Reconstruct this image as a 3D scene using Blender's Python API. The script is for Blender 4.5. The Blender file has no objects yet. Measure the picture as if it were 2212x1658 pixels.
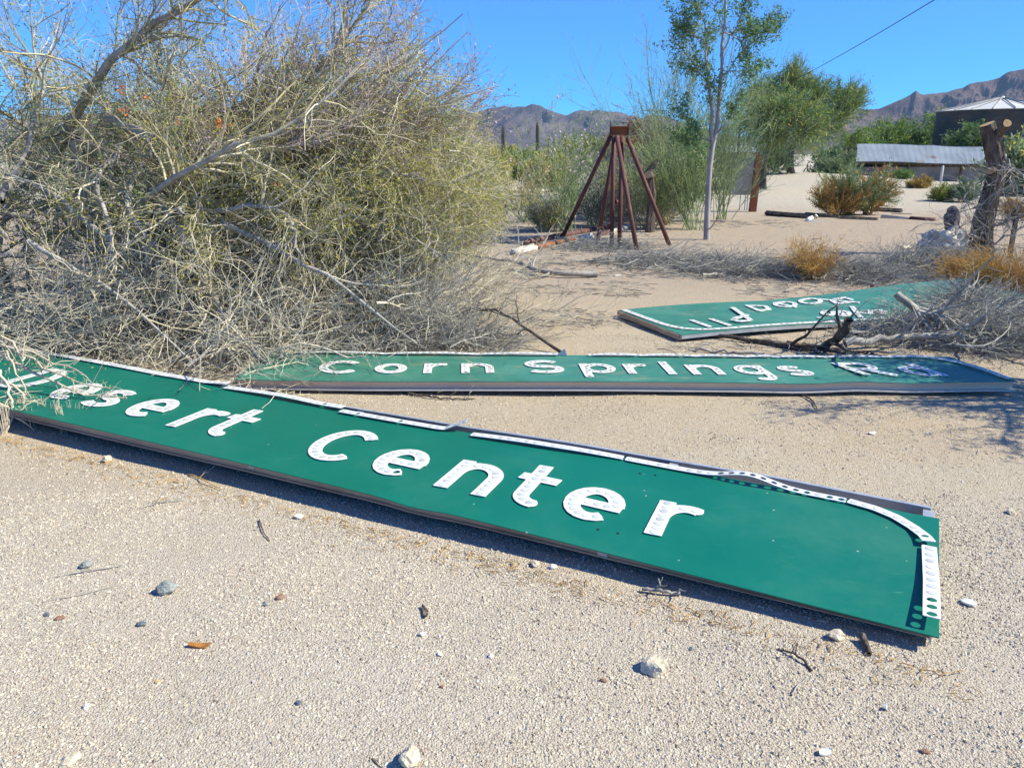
import bpy, math, random
import numpy as np
from mathutils import noise, Vector

# ---------------------------------------------------------------- camera, sky, sun, exposure
scene = bpy.context.scene
PITCH = math.radians(16.0); FPX = 1736.0; CAMH = 1.5
cd = bpy.data.cameras.new("camera"); cam = bpy.data.objects.new("camera", cd)
scene.collection.objects.link(cam); scene.camera = cam
cam.location = (0, 0, CAMH); cam.rotation_euler = (math.radians(90) - PITCH, 0, 0)
cd.sensor_width = 36.0; cd.lens = 36.0 * FPX / 2212.0; cd.clip_start = 0.05; cd.clip_end = 20000
SUN_EL = math.radians(43.0); SUN_AZ = math.radians(97.0)       # azimuth from +Y towards +X
sv = Vector((math.sin(SUN_AZ) * math.cos(SUN_EL), math.cos(SUN_AZ) * math.cos(SUN_EL), math.sin(SUN_EL)))
world = bpy.data.worlds.new("World"); scene.world = world; world.use_nodes = True
wn = world.node_tree; wn.nodes.clear()
sky = wn.nodes.new('ShaderNodeTexSky'); sky.sky_type = 'NISHITA'; sky.sun_disc = False
sky.sun_elevation = SUN_EL; sky.sun_rotation = SUN_AZ; sky.air_density = 1.0; sky.dust_density = 0.0; sky.ozone_density = 6.0; sky.altitude = 1500
bg = wn.nodes.new('ShaderNodeBackground'); bg.inputs['Strength'].default_value = 0.15
wo = wn.nodes.new('ShaderNodeOutputWorld')
tint = wn.nodes.new('ShaderNodeMix'); tint.data_type = 'RGBA'; tint.blend_type = 'MULTIPLY'; tint.inputs[0].default_value = 1.0
tint.inputs[7].default_value = (.13, .49, .93, 1); wn.links.new(sky.outputs[0], tint.inputs[6]); wn.links.new(tint.outputs[2], bg.inputs[0]); wn.links.new(bg.outputs[0], wo.inputs[0])
sd = bpy.data.lights.new("sun", 'SUN'); sd.energy = 5.0; sd.angle = math.radians(0.5); sd.color = (1.0, 0.965, 0.775)
sun = bpy.data.objects.new("sun", sd); scene.collection.objects.link(sun)
sun.rotation_euler = (-sv).to_track_quat('-Z', 'Y').to_euler()
scene.view_settings.view_transform = 'Standard'; scene.view_settings.look = 'None'
scene.view_settings.exposure = 0.76; scene.view_settings.gamma = 1.0
C = scene.collection
RNG = np.random.default_rng(7)

# ---------------------------------------------------------------- helpers
def ray(px, py):
    cx = (px - 1106) / FPX; cy = (829 - py) / FPX
    return np.array([cx, math.cos(PITCH) + cy * math.sin(PITCH), -math.sin(PITCH) + cy * math.cos(PITCH)])
def G(px, py, z=0.0):
    d = ray(px, py); t = (z - CAMH) / d[2]; return np.array([d[0] * t, d[1] * t, z])
def At(px, py, Y):
    d = ray(px, py); t = Y / d[1]; return np.array([d[0] * t, Y, CAMH + d[2] * t])
def mpp(Y): return Y / FPX                                      # metres per photo unit at depth Y

def newmesh(name, V, F, mats, parent=None, matidx=None, smooth=False):
    """V (n,3); F list of arrays (k,3) or (k,4)."""
    me = bpy.data.meshes.new(name)
    V = np.asarray(V, dtype=np.float32)
    Fs = [np.asarray(f, dtype=np.int32) for f in (F if isinstance(F, list) else [F]) if len(f)]
    nl = sum(f.size for f in Fs); nf = sum(len(f) for f in Fs)
    me.vertices.add(len(V)); me.vertices.foreach_set('co', V.ravel())
    me.loops.add(nl); me.polygons.add(nf)
    me.loops.foreach_set('vertex_index', np.concatenate([f.ravel() for f in Fs]))
    tot = np.concatenate([np.full(len(f), f.shape[1], dtype=np.int32) for f in Fs])
    st = np.concatenate([[0], np.cumsum(tot)[:-1]]).astype(np.int32)
    me.polygons.foreach_set('loop_start', st)
    if matidx is not None: me.polygons.foreach_set('material_index', np.asarray(matidx, dtype=np.int32))
    me.polygons.foreach_set('use_smooth', np.full(nf, smooth))
    me.update(calc_edges=True)
    for m in (mats if isinstance(mats, (list, tuple)) else [mats]): me.materials.append(m)
    o = bpy.data.objects.new(name, me); C.objects.link(o)
    if parent is not None: o.parent = parent
    return o
def meshg(name, polys_v, polys_f, mats, parent=None, matidx=None, smooth=False):
    me = bpy.data.meshes.new(name); me.from_pydata([tuple(map(float, v)) for v in polys_v], [], polys_f); me.update()
    for m in (mats if isinstance(mats, (list, tuple)) else [mats]): me.materials.append(m)
    if matidx is not None: me.polygons.foreach_set('material_index', np.asarray(matidx, dtype=np.int32))
    me.polygons.foreach_set('use_smooth', np.full(len(me.polygons), smooth))
    o = bpy.data.objects.new(name, me); C.objects.link(o)
    if parent is not None: o.parent = parent
    return o
def tag(o, label=None, cat=None, group=None, kind=None):
    if label: o['label'] = label
    if cat: o['category'] = cat
    if group: o['group'] = group
    if kind: o['kind'] = kind
    return o
def empty(name, loc, label, cat, group=None):
    o = bpy.data.objects.new(name, None); C.objects.link(o); o.empty_display_size = 0.1
    tag(o, label, cat, group); o['base'] = [float(c) for c in loc]
    return o
def finish(root):
    """moves the Empty to the thing's base, keeping its parts where they were built"""
    b = Vector(root['base']); del root['base']; root.location = b
    for c in root.children: c.location = -b
    return root

class MB:
    def __init__(s): s.v = []; s.f = []; s.m = []
    def add(s, vs, fs, m=0):
        o = len(s.v); s.v += [tuple(map(float, v)) for v in vs]
        s.f += [tuple(i + o for i in f) for f in fs]; s.m += [m] * len(fs); return s
    def box(s, c, e, m=0, R=None):
        c = np.array(c, float); e = np.array(e, float) / 2
        vs = []
        for sx, sy, sz in ((-1,-1,-1),(1,-1,-1),(1,1,-1),(-1,1,-1),(-1,-1,1),(1,-1,1),(1,1,1),(-1,1,1)):
            p = np.array([sx, sy, sz]) * e
            if R is not None: p = R @ p
            vs.append(c + p)
        return s.add(vs, [(3,2,1,0),(4,5,6,7),(0,1,5,4),(1,2,6,5),(2,3,7,6),(3,0,4,7)], m)
    def tube(s, pts, rad, n=12, m=0, caps=True, capm=None, wob=0, rng=None):
        pts = np.array(pts, float); K = len(pts)
        rad = np.full(K, rad) if np.isscalar(rad) else np.array(rad, float)
        T = np.gradient(pts, axis=0); T /= np.linalg.norm(T, axis=1)[:, None]
        ref = np.array([0, 0, 1.0]) if abs(T[0][2]) < .9 else np.array([1.0, 0, 0])
        A = np.cross(ref, T[0]); A /= np.linalg.norm(A); vs = []
        w = (rng.normal(size=(n,)) * wob) if wob else np.zeros(n)
        for i in range(K):
            A = A - T[i] * (A @ T[i]); A /= np.linalg.norm(A); B = np.cross(T[i], A)
            for j in range(n):
                a = 2 * math.pi * j / n
                r = rad[i] * (1 + w[j] + (rng.normal() * wob * .6 if wob else 0))
                vs.append(pts[i] + (A * math.cos(a) + B * math.sin(a)) * r)
        fs = [(i * n + j, i * n + (j + 1) % n, (i + 1) * n + (j + 1) % n, (i + 1) * n + j) for i in range(K - 1) for j in range(n)]
        s.add(vs, fs, m)
        if caps:
            o = len(s.v) - K * n
            s.f.append(tuple(o + n - 1 - j for j in range(n))); s.f.append(tuple(o + (K - 1) * n + j for j in range(n)))
            s.m += [m if capm is None else capm] * 2
        return s
    def build(s, name, mats, parent=None, smooth=False):
        return meshg(name, s.v, s.f, mats, parent, s.m, smooth)

def rotz(a): c, s_ = math.cos(a), math.sin(a); return np.array([[c, -s_, 0], [s_, c, 0], [0, 0, 1]])

# ---- vectorised tubes: P (M,K,3), R (M,K)
def tubes(P, R, n=3):
    M, K, _ = P.shape
    T = np.gradient(P, axis=1); T /= (np.linalg.norm(T, axis=2, keepdims=True) + 1e-9)
    ref = np.where(np.abs(T[..., 2:3]) < .85, np.array([0, 0, 1.0]), np.array([1.0, 0, 0]))
    A = np.cross(ref, T); A /= (np.linalg.norm(A, axis=2, keepdims=True) + 1e-9); B = np.cross(T, A)
    ang = np.arange(n) * 2 * np.pi / n
    V = P[:, :, None, :] + R[:, :, None, None] * (A[:, :, None, :] * np.cos(ang)[:, None] + B[:, :, None, :] * np.sin(ang)[:, None])
    idx = np.arange(M * K * n).reshape(M, K, n); nx = np.roll(idx, -1, axis=2)
    F = np.stack([idx[:, :-1], nx[:, :-1], nx[:, 1:], idx[:, 1:]], axis=-1).reshape(-1, 4)
    return V.reshape(-1, 3), F
def join(parts):
    V = []; F = []; o = 0
    for v, f in parts: V.append(v); F.append(f + o); o += len(v)
    return np.concatenate(V), F
def resample(pts, K):
    pts = np.asarray(pts, float); d = np.r_[0, np.cumsum(np.linalg.norm(np.diff(pts, axis=0), axis=1))]
    t = np.linspace(0, d[-1], K); return np.stack([np.interp(t, d, pts[:, i]) for i in range(3)], 1)
def unit(v): return v / (np.linalg.norm(v, axis=-1, keepdims=True) + 1e-9)
def grow(rng, P, R, n, L=(.3, .6), t=(.2, 1.), spread=.6, K=5, wob=.15, g=0., rs=.6, taper=.35, bias=None, rmax=1., zmin=.01):
    M, Kp, _ = P.shape
    ln = np.linalg.norm(np.diff(P, axis=1), axis=2).sum(1); w = ln / ln.sum()
    i = rng.choice(M, size=n, p=w); tt = rng.uniform(t[0], t[1], n) * (Kp - 1) * .999
    k = tt.astype(int); fr = (tt - k)[:, None]
    p0 = P[i, k] * (1 - fr) + P[i, np.minimum(k + 1, Kp - 1)] * fr
    r0 = (R[i, k] * (1 - fr[:, 0]) + R[i, np.minimum(k + 1, Kp - 1)] * fr[:, 0]) * rs
    r0 = np.minimum(r0, rmax)
    d = unit(P[i, np.minimum(k + 1, Kp - 1)] - P[i, k])
    d = unit(d + rng.normal(size=(n, 3)) * spread + (np.array(bias) if bias is not None else 0))
    l = rng.uniform(L[0], L[1], n)[:, None] / (K - 1)
    out = [p0]; p = p0
    for _ in range(K - 1):
        d = unit(d + rng.normal(size=(n, 3)) * wob + np.array([0, 0, g]))
        p = p + d * l
        if zmin is not None: p[:, 2] = np.maximum(p[:, 2], zmin + np.abs(rng.normal(size=n)) * .02)
        out.append(p)
    Q = np.stack(out, 1); RR = r0[:, None] * np.linspace(1, taper, K)[None]
    return Q, RR
def leaves(rng, P, n, size=(.01, .02), asp=.4, t0=.3, off=.01, up=0.):
    M, K, _ = P.shape
    i = rng.integers(M, size=n); tt = rng.uniform(t0, 1, n) * (K - 1) * .999; k = tt.astype(int); fr = (tt - k)[:, None]
    p = P[i, k] * (1 - fr) + P[i, k + 1] * fr + rng.normal(size=(n, 3)) * off
    a = unit(rng.normal(size=(n, 3)) + np.array([0, 0, up])); b = unit(np.cross(a, rng.normal(size=(n, 3))))
    s = rng.uniform(size[0], size[1], n)[:, None]
    a = a * s; b = b * s * asp
    V = np.stack([p - a * .5, p + b * .5, p + a * .5, p - b * .5], 1).reshape(-1, 3)
    V[:, 2] = np.maximum(V[:, 2], .008)
    return V, np.arange(len(V)).reshape(-1, 4)
def clipfrom(P, R, mask): return P[mask], R[mask]

# ---------------------------------------------------------------- materials
def base(name, rough=.8, metal=0., spec=.3):
    m = bpy.data.materials.new(name); m.use_nodes = True; nt = m.node_tree; b = nt.nodes['Principled BSDF']
    b.inputs['Roughness'].default_value = rough; b.inputs['Metallic'].default_value = metal
    b.inputs['Specular IOR Level'].default_value = spec
    return m, nt, b
def ramp(nt, fac, cols):
    r = nt.nodes.new('ShaderNodeValToRGB'); e = r.color_ramp.elements
    while len(e) < len(cols): e.new(0.5)
    for i, (p, c) in enumerate(cols): e[i].position = p; e[i].color = (*c, 1)
    nt.links.new(fac, r.inputs[0]); return r.outputs[0]
def coord(nt, scale=(1, 1, 1)):
    t = nt.nodes.new('ShaderNodeTexCoord'); mp = nt.nodes.new('ShaderNodeMapping'); mp.inputs['Scale'].default_value = scale
    nt.links.new(t.outputs['Object'], mp.inputs[0]); return mp.outputs[0]
def noisen(nt, vec, scale, detail=5, rough=.55):
    n = nt.nodes.new('ShaderNodeTexNoise'); n.inputs['Scale'].default_value = scale; n.inputs['Detail'].default_value = detail
    n.inputs['Roughness'].default_value = rough; nt.links.new(vec, n.inputs['Vector']); return n.outputs[0]
def mix(nt, fac, a, b, mode='MIX'):
    m = nt.nodes.new('ShaderNodeMix'); m.data_type = 'RGBA'; m.blend_type = mode
    for s, v in ((m.inputs[0], fac), (m.inputs[6], a), (m.inputs[7], b)):
        if isinstance(v, (int, float)): s.default_value = v
        elif isinstance(v, tuple): s.default_value = (*v, 1)
        else: nt.links.new(v, s)
    return m.outputs[2]
def bump(nt, b, h, strength=.4, dist=.01, prev=None):
    bp = nt.nodes.new('ShaderNodeBump'); bp.inputs['Strength'].default_value = strength; bp.inputs['Distance'].default_value = dist
    nt.links.new(h, bp.inputs['Height'])
    if prev is not None: nt.links.new(prev, bp.inputs['Normal'])
    nt.links.new(bp.outputs[0], b.inputs['Normal']); return bp.outputs[0]
def island(name, cols, rough=.8, spec=.2, trans=0.):
    """colour differs from twig to twig, leaf to leaf or stone to stone"""
    m, nt, b = base(name, rough, 0, spec)
    g = nt.nodes.new('ShaderNodeNewGeometry')
    c = ramp(nt, g.outputs['Random Per Island'], [(i / max(1, len(cols) - 1), k) for i, k in enumerate(cols)])
    nt.links.new(c, b.inputs['Base Color'])
    if trans:
        t = nt.nodes.new('ShaderNodeBsdfTranslucent'); nt.links.new(c, t.inputs[0]); ms = nt.nodes.new('ShaderNodeMixShader')
        ms.inputs[0].default_value = trans; nt.links.new(b.outputs[0], ms.inputs[1]); nt.links.new(t.outputs[0], ms.inputs[2])
        nt.links.new(ms.outputs[0], nt.nodes['Material Output'].inputs[0])
    return m
def mottled(name, cols, scale=8, rough=.8, metal=0, spec=.3, bs=.3, bd=.01, stretch=(1, 1, 1), detail=6, bscale=None):
    m, nt, b = base(name, rough, metal, spec); v = coord(nt, stretch)
    n = noisen(nt, v, scale, detail, .65)
    nt.links.new(ramp(nt, n, [(.28 + .44 * i / max(1, len(cols) - 1), k) for i, k in enumerate(cols)]), b.inputs['Base Color'])
    bump(nt, b, noisen(nt, v, bscale or scale * 4, 4), bs, bd)
    return m

def ground_mat():
    m, nt, b = base("desert_ground", .95, 0, .1); v = coord(nt)
    big = noisen(nt, v, .55, 4, .6); mid = noisen(nt, v, 5, 5, .6)
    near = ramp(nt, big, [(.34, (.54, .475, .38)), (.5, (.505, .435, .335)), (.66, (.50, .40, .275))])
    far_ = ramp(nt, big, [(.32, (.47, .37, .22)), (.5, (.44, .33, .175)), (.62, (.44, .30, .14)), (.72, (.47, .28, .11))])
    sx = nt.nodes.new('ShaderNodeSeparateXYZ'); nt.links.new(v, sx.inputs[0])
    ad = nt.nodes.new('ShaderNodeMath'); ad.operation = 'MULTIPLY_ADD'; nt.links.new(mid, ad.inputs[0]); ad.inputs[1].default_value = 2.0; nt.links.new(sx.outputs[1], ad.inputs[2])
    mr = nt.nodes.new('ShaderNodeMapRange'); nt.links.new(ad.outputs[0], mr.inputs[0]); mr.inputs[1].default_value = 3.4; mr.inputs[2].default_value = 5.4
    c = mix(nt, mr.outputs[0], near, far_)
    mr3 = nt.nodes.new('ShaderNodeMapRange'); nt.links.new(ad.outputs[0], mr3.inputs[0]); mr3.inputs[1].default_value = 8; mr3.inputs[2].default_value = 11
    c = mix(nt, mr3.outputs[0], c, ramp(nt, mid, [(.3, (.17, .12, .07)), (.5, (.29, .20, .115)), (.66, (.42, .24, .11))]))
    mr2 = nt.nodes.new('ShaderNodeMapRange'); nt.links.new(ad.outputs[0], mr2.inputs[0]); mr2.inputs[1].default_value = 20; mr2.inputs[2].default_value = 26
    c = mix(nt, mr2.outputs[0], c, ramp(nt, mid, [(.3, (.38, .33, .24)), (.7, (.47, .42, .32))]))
    c = mix(nt, ramp(nt, mid, [(.35, (.22, .22, .22)), (.62, (.0, .0, .0))]), c, (.36, .29, .21))
    vo = nt.nodes.new('ShaderNodeTexVoronoi'); vo.inputs['Scale'].default_value = 150; nt.links.new(v, vo.inputs['Vector'])
    gr = nt.nodes.new('ShaderNodeSeparateColor'); nt.links.new(vo.outputs['Color'], gr.inputs[0])
    gc = ramp(nt, gr.outputs[0], [(0, (.26, .20, .17)), (.12, (.41, .34, .28)), (.45, (.50, .43, .345)), (.8, (.57, .50, .41)), (.93, (.70, .65, .57)), (1, (.30, .26, .24))])
    c = mix(nt, .5, c, gc)
    nt.links.new(c, b.inputs['Base Color'])
    n1 = bump(nt, b, noisen(nt, v, 18, 6, .7), .5, .02)
    n2 = bump(nt, b, vo.outputs['Distance'], .8, -.006, n1)
    bump(nt, b, noisen(nt, v, 90, 4, .7), .7, .008, n2)
    return m
def rust_mat(name, a=(.125, .05, .04), b_=(.06, .032, .032), c_=(.22, .11, .075)):
    return mottled(name, [b_, a, a, c_], 6, .75, 0, .3, .25, .004, (1, 1, .35))
M = {}
M['ground'] = ground_mat()
M['gravel'] = island('gravel', [(.24, .20, .16), (.42, .36, .27), (.53, .46, .35), (.58, .51, .39), (.62, .55, .43), (.53, .435, .31), (.68, .62, .52), (.34, .25, .20), (.40, .37, .34)], .9, .15)
def sign_green():
    m, nt, b = base("green_enamel", .45, 0, .3); v = coord(nt)
    c = ramp(nt, noisen(nt, v, 2.2, 5, .6), [(.3, (.001, .128, .086)), (.7, (.002, .148, .100))])
    sp = nt.nodes.new('ShaderNodeTexVoronoi'); sp.inputs['Scale'].default_value = 9; nt.links.new(v, sp.inputs['Vector'])
    c = mix(nt, ramp(nt, sp.outputs['Distance'], [(.03, (.7, .7, .7)), (.05, (0, 0, 0))]), c, (.45, .50, .42))
    c = mix(nt, ramp(nt, noisen(nt, v, 35, 6, .75), [(.66, (0, 0, 0)), (.76, (.35, .35, .35))]), c, (.30, .33, .25))
    sc = noisen(nt, coord(nt, (1.2, 22, 1)), 9, 3, .6); c = mix(nt, ramp(nt, sc, [(.70, (0, 0, 0)), (.74, (.4, .4, .4))]), c, (.16, .36, .28))
    du = noisen(nt, v, 1.1, 6, .7); c = mix(nt, ramp(nt, du, [(.5, (0, 0, 0)), (.8, (.09, .09, .09))]), c, (.30, .33, .25))
    nt.links.new(c, b.inputs['Base Color']); bump(nt, b, noisen(nt, v, 3, 3), .25, .02)
    nt.links.new(ramp(nt, du, [(.3, (.38, .38, .38)), (.7, (.62, .62, .62))]), b.inputs['Roughness']); return m
def sign_green_old():
    m, nt, b = base("weathered_green", .5, 0, .4); v = coord(nt)
    c = ramp(nt, noisen(nt, v, 3, 6, .65), [(.3, (.025, .15, .10)), (.55, (.05, .20, .14)), (.75, (.085, .25, .175))])
    dirt = ramp(nt, noisen(nt, coord(nt, (1, 2.5, 1)), 4.5, 7, .7), [(.56, (0, 0, 0)), (.70, (.75, .75, .75))])
    c = mix(nt, dirt, c, (.24, .24, .16))
    sp = nt.nodes.new('ShaderNodeTexVoronoi'); sp.inputs['Scale'].default_value = 7; nt.links.new(coord(nt, (1, 2, 1)), sp.inputs['Vector'])
    c = mix(nt, ramp(nt, sp.outputs['Distance'], [(.04, (.6, .6, .6)), (.08, (0, 0, 0))]), c, (.45, .48, .36))
    nt.links.new(c, b.inputs['Base Color']); bump(nt, b, noisen(nt, v, 5, 3), .2, .02); return m
M['green'] = sign_green(); M['green2'] = sign_green_old()
M['white'] = mottled('white_enamel', [(.52, .51, .47), (.70, .70, .68), (.74, .74, .73)], 14, .45, 0, .4, .05, .001)
M['white2'] = mottled('chipped_white_enamel', [(.40, .38, .32), (.70, .69, .65), (.78, .77, .74)], 16, .5, 0, .4, .05, .001)
M['lens'] = island('reflector_lens', [(.42, .43, .41), (.56, .57, .55), (.66, .66, .63), (.50, .52, .52)], .25, .6)
M['rim'] = mottled('reflector_rim', [(.24, .24, .24), (.36, .36, .35)], 20, .5)
M['lens2'] = island('dirty_reflector_lens', [(.16, .15, .13), (.40, .39, .36), (.60, .60, .57), (.66, .66, .63), (.50, .49, .45)], .35, .5)
M['zinc'] = mottled('galvanised_steel', [(.30, .32, .35), (.42, .44, .48), (.50, .52, .55)], 10, .45, .35, .5, .1, .002)
M['channel'] = mottled('dusty_aluminium', [(.34, .25, .17), (.44, .34, .25), (.52, .42, .32)], 5, .7, 0, .3, .1, .002, (.3, 1, 1))
M['channel2'] = mottled('dull_aluminium', [(.60, .45, .31), (.66, .52, .38), (.70, .57, .43)], 5, .6, 0, .3, .1, .002, (.3, 1, 1))
M['lip'] = mottled('pale_aluminium', [(.52, .48, .42), (.62, .58, .52)], 8, .6, 0, .3, .1, .002)
M['dark'] = base('dark_hole', .9)[0]; M['dark'].node_tree.nodes['Principled BSDF'].inputs['Base Color'].default_value = (.01, .01, .01, 1)
M['rust'] = rust_mat('rusty_steel')
M['rust_light'] = rust_mat('orange_rust', (.27, .10, .035), (.13, .05, .03), (.38, .17, .06))
M['bark'] = mottled('grey_bark', [(.20, .18, .155), (.36, .33, .285), (.48, .445, .39)], 12, .9, 0, .1, .6, .01, (1, 1, .3))
M['bark_dark'] = mottled('dark_bark', [(.035, .028, .025), (.12, .095, .075), (.26, .21, .16)], 11, .95, 0, .1, .9, .03, (1, 1, .3))
M['cut'] = mottled('fresh_cut_wood', [(.50, .27, .11), (.68, .45, .22)], 20, .8)
M['cut_dark'] = mottled('weathered_cut_wood', [(.36, .21, .10), (.50, .33, .19)], 14, .85)
M['twig'] = island('dry_twigs', [(.38, .33, .24), (.54, .48, .35), (.68, .61, .46), (.46, .42, .32), (.30, .28, .25), (.60, .51, .33)], .9, .1)
M['twig_grey'] = island('grey_twigs', [(.17, .16, .14), (.32, .30, .26), (.47, .45, .39), (.25, .235, .20)], .9, .1)
M['twig_olive'] = island('olive_twigs', [(.34, .30, .14), (.49, .43, .23), (.62, .54, .35), (.38, .36, .17), (.28, .25, .16)], .9, .1)
M['twig_purple'] = island('reddish_twigs', [(.24, .19, .16), (.36, .29, .24), (.46, .38, .31)], .9, .1)
M['twig_green'] = island('green_twigs', [(.16, .22, .11), (.25, .31, .15), (.34, .38, .19), (.19, .26, .14)], .9, .1)
M['twig_tan'] = island('straw_twigs', [(.44, .26, .08), (.58, .37, .13), (.50, .31, .10), (.40, .24, .08)], .9, .1)
M['leaf_olive'] = island('olive_leaves', [(.28, .29, .07), (.42, .41, .10), (.54, .50, .14), (.32, .34, .09), (.60, .46, .08)], .8, .1, .42)
M['leaf_blue'] = island('grey_green_leaves', [(.16, .23, .13), (.24, .32, .18), (.32, .38, .22), (.20, .28, .13)], .8, .1, .42)
M['leaf_dark'] = island('dark_green_leaves', [(.05, .10, .04), (.08, .15, .06), (.12, .20, .08), (.16, .24, .10)], .7, .2, .3)
M['leaf_green'] = island('green_leaves', [(.10, .18, .045), (.17, .27, .07), (.24, .35, .09), (.14, .23, .06)], .8, .1, .35)
M['leaf_lime'] = island('yellow_green_leaves', [(.20, .28, .04), (.30, .36, .06), (.26, .30, .05)], .8, .1, .35)
M['leaf_tan'] = island('tan_foliage', [(.32, .21, .08), (.42, .28, .10), (.36, .27, .12), (.24, .18, .08)], .85, .1, .25)
M['seed'] = island('pinkish_seed_heads', [(.32, .22, .20), (.46, .35, .34), (.56, .46, .46), (.36, .27, .24)], .85, .1, .25)
M['blossom'] = island('pink_blossom', [(.62, .42, .48), (.72, .58, .62), (.55, .36, .40)], .7, .1, .3)
M['orange'] = island('orange_blossom', [(.80, .13, .03), (.85, .22, .04), (.70, .09, .03)], .6, .2, .3)
M['yellow'] = island('yellow_blossom', [(.72, .48, .03), (.80, .58, .05)], .7, .1, .3)
M['rock'] = mottled('pale_rock', [(.42, .35, .25), (.60, .52, .39), (.68, .60, .46)], 30, .9, 0, .1, .7, .01)
M['rock_green'] = mottled('grey_green_rock', [(.12, .14, .13), (.27, .29, .27), (.38, .39, .36)], 45, .8, 0, .2, .6, .01)
M['rock_blue'] = mottled('blue_grey_rock', [(.08, .10, .12), (.15, .18, .20)], 40, .8, 0, .2, .6, .01)
M['rock_brown'] = mottled('brown_rock', [(.22, .12, .08), (.36, .22, .15)], 40, .85, 0, .1, .6, .01)
M['rock_white'] = mottled('white_stone', [(.62, .58, .52), (.80, .77, .72)], 40, .8, 0, .2, .4, .005)
M['plaster'] = mottled('chipped_white_plaster', [(.28, .25, .21), (.56, .52, .45), (.68, .65, .58)], 6, .85, 0, .2, .8, .02)
M['shell'] = mottled('white_shell', [(.70, .68, .66), (.82, .80, .78)], 30, .5, 0, .4, .2, .002)

# ---------------------------------------------------------------- ground
def gz(x, y):
    r = math.hypot(x, y)
    h = .012 * noise.noise(Vector((x * .9, y * .9, 0))) + .006 * noise.noise(Vector((x * 3.1, y * 3.1, 5)))
    if r > 9:
        k = min(1, (r - 9) / 12)
        h += k * .10 * (noise.noise(Vector((x * .16, y * .16, 3))))
    # sandy rise behind the rusty post, right of the middle
    h += .55 * math.exp(-((x - 14.5) / 6) ** 2 - ((y - 43) / 10) ** 2)
    h += .25 * math.exp(-((x - 8) / 3) ** 2 - ((y - 30) / 5) ** 2)
    return h
radii = [0.0] + list(np.geomspace(.35, 9000, 250)); NA = 240
V = [(0, 0, 0)]; F = []
for r in radii[1:]:
    for a in range(NA):
        t = 2 * math.pi * a / NA; x, y = r * math.cos(t), r * math.sin(t)
        V.append((x, y, gz(x, y) if r < 400 else 0))
for a in range(NA): F.append((0, 1 + a, 1 + (a + 1) % NA))
for i in range(len(radii) - 2):
    for a in range(NA):
        p = 1 + i * NA; q = p + NA; b = (a + 1) % NA
        F.append((p + a, q + a, q + b, p + b))
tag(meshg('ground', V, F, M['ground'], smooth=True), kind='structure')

# ---------------------------------------------------------------- mountains
def mountains(name, sky_pts, Y0, Y1, base_col, seed, nx=520, ny=90, xr=None):
    sp = np.array(sky_pts, float); xs = np.linspace(sp[0, 0], sp[-1, 0], nx); top = np.interp(xs, sp[:, 0], sp[:, 1])
    Vv = []
    for j in range(ny):
        v = j / (ny - 1); Y = Y0 + (Y1 - Y0) * v
        for i in range(nx):
            p = At(xs[i], top[i], Y1); X = p[0] * Y / Y1; H = p[2]
            prof = min(1, v / .86) ** 1.25 if v < .86 else 1 - ((v - .86) / .14) * .25
            n = noise.ridged_multi_fractal(Vector((X * .0042 + seed, Y * .0030, seed)), .9, 2.1, 7, 1.0, 2.0)
            n2 = noise.noise(Vector((X * .03, Y * .03, seed)))
            # gully relief carved below the traced crest
            z = H * prof * (1 - .85 * (1 - min(1, n * .55)) * (1 - abs(v - .86) * 1.0) * (1.0 if v < .8 else max(.06, (.86 - v) / .06))) + n2 * 4 * (v < .8)
            z *= 1 if v > 0 else 0
            e = min(1, i / 6, (nx - 1 - i) / 6)
            Vv.append((X, Y, max(-2, z * e - (0 if v > 0 else 3))))
    Ff = [(j * nx + i, j * nx + i + 1, (j + 1) * nx + i + 1, (j + 1) * nx + i) for j in range(ny - 1) for i in range(nx - 1)]
    m, nt, b = base(name + '_rock', .95, 0, .05); vv = coord(nt)
    c = ramp(nt, noisen(nt, vv, .006, 8, .7), [(.35, base_col[0]), (.5, base_col[1]), (.66, base_col[2])])
    nt.links.new(c, b.inputs['Base Color']); bump(nt, b, noisen(nt, vv, .02, 8, .75), 1, 18)
    return tag(meshg(name, Vv, Ff, m, smooth=False), kind='structure')
mountains('far_hills', [(-900, 300), (-400, 268), (0, 262), (300, 240), (560, 246), (700, 240), (825, 228), (876, 233), (920, 247), (975, 252), (1023, 249), (1060, 238), (1080, 234), (1091, 232), (1105, 236), (1120, 234), (1135, 236), (1149, 230), (1165, 233), (1183, 240), (1224, 252), (1240, 244), (1255, 240), (1272, 242), (1289, 240), (1310, 244), (1337, 245), (1355, 251), (1371, 255), (1384, 262), (1398, 254), (1410, 251), (1425, 253), (1438, 253), (1480, 268), (1550, 290), (1640, 300), (1740, 300), (1800, 316)], 1500, 2600,
          [(.06, .052, .066), (.13, .105, .11), (.21, .165, .145)], 3.3)
mountains('near_hills', [(1660, 300), (1740, 268), (1831, 240), (1860, 243), (1898, 239), (1929, 227), (1950, 218), (1968, 209), (1974, 204), (1979, 202), (1986, 208), (1995, 210), (2012, 208), (2023, 207), (2045, 205), (2065, 198), (2080, 195), (2096, 187), (2130, 181), (2160, 175), (2170, 168), (2181, 163), (2212, 156), (2300, 140), (2420, 150), (2560, 120), (2700, 160)], 1200, 2000,
          [(.07, .052, .062), (.145, .105, .105), (.22, .16, .135)], 9.1)

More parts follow.
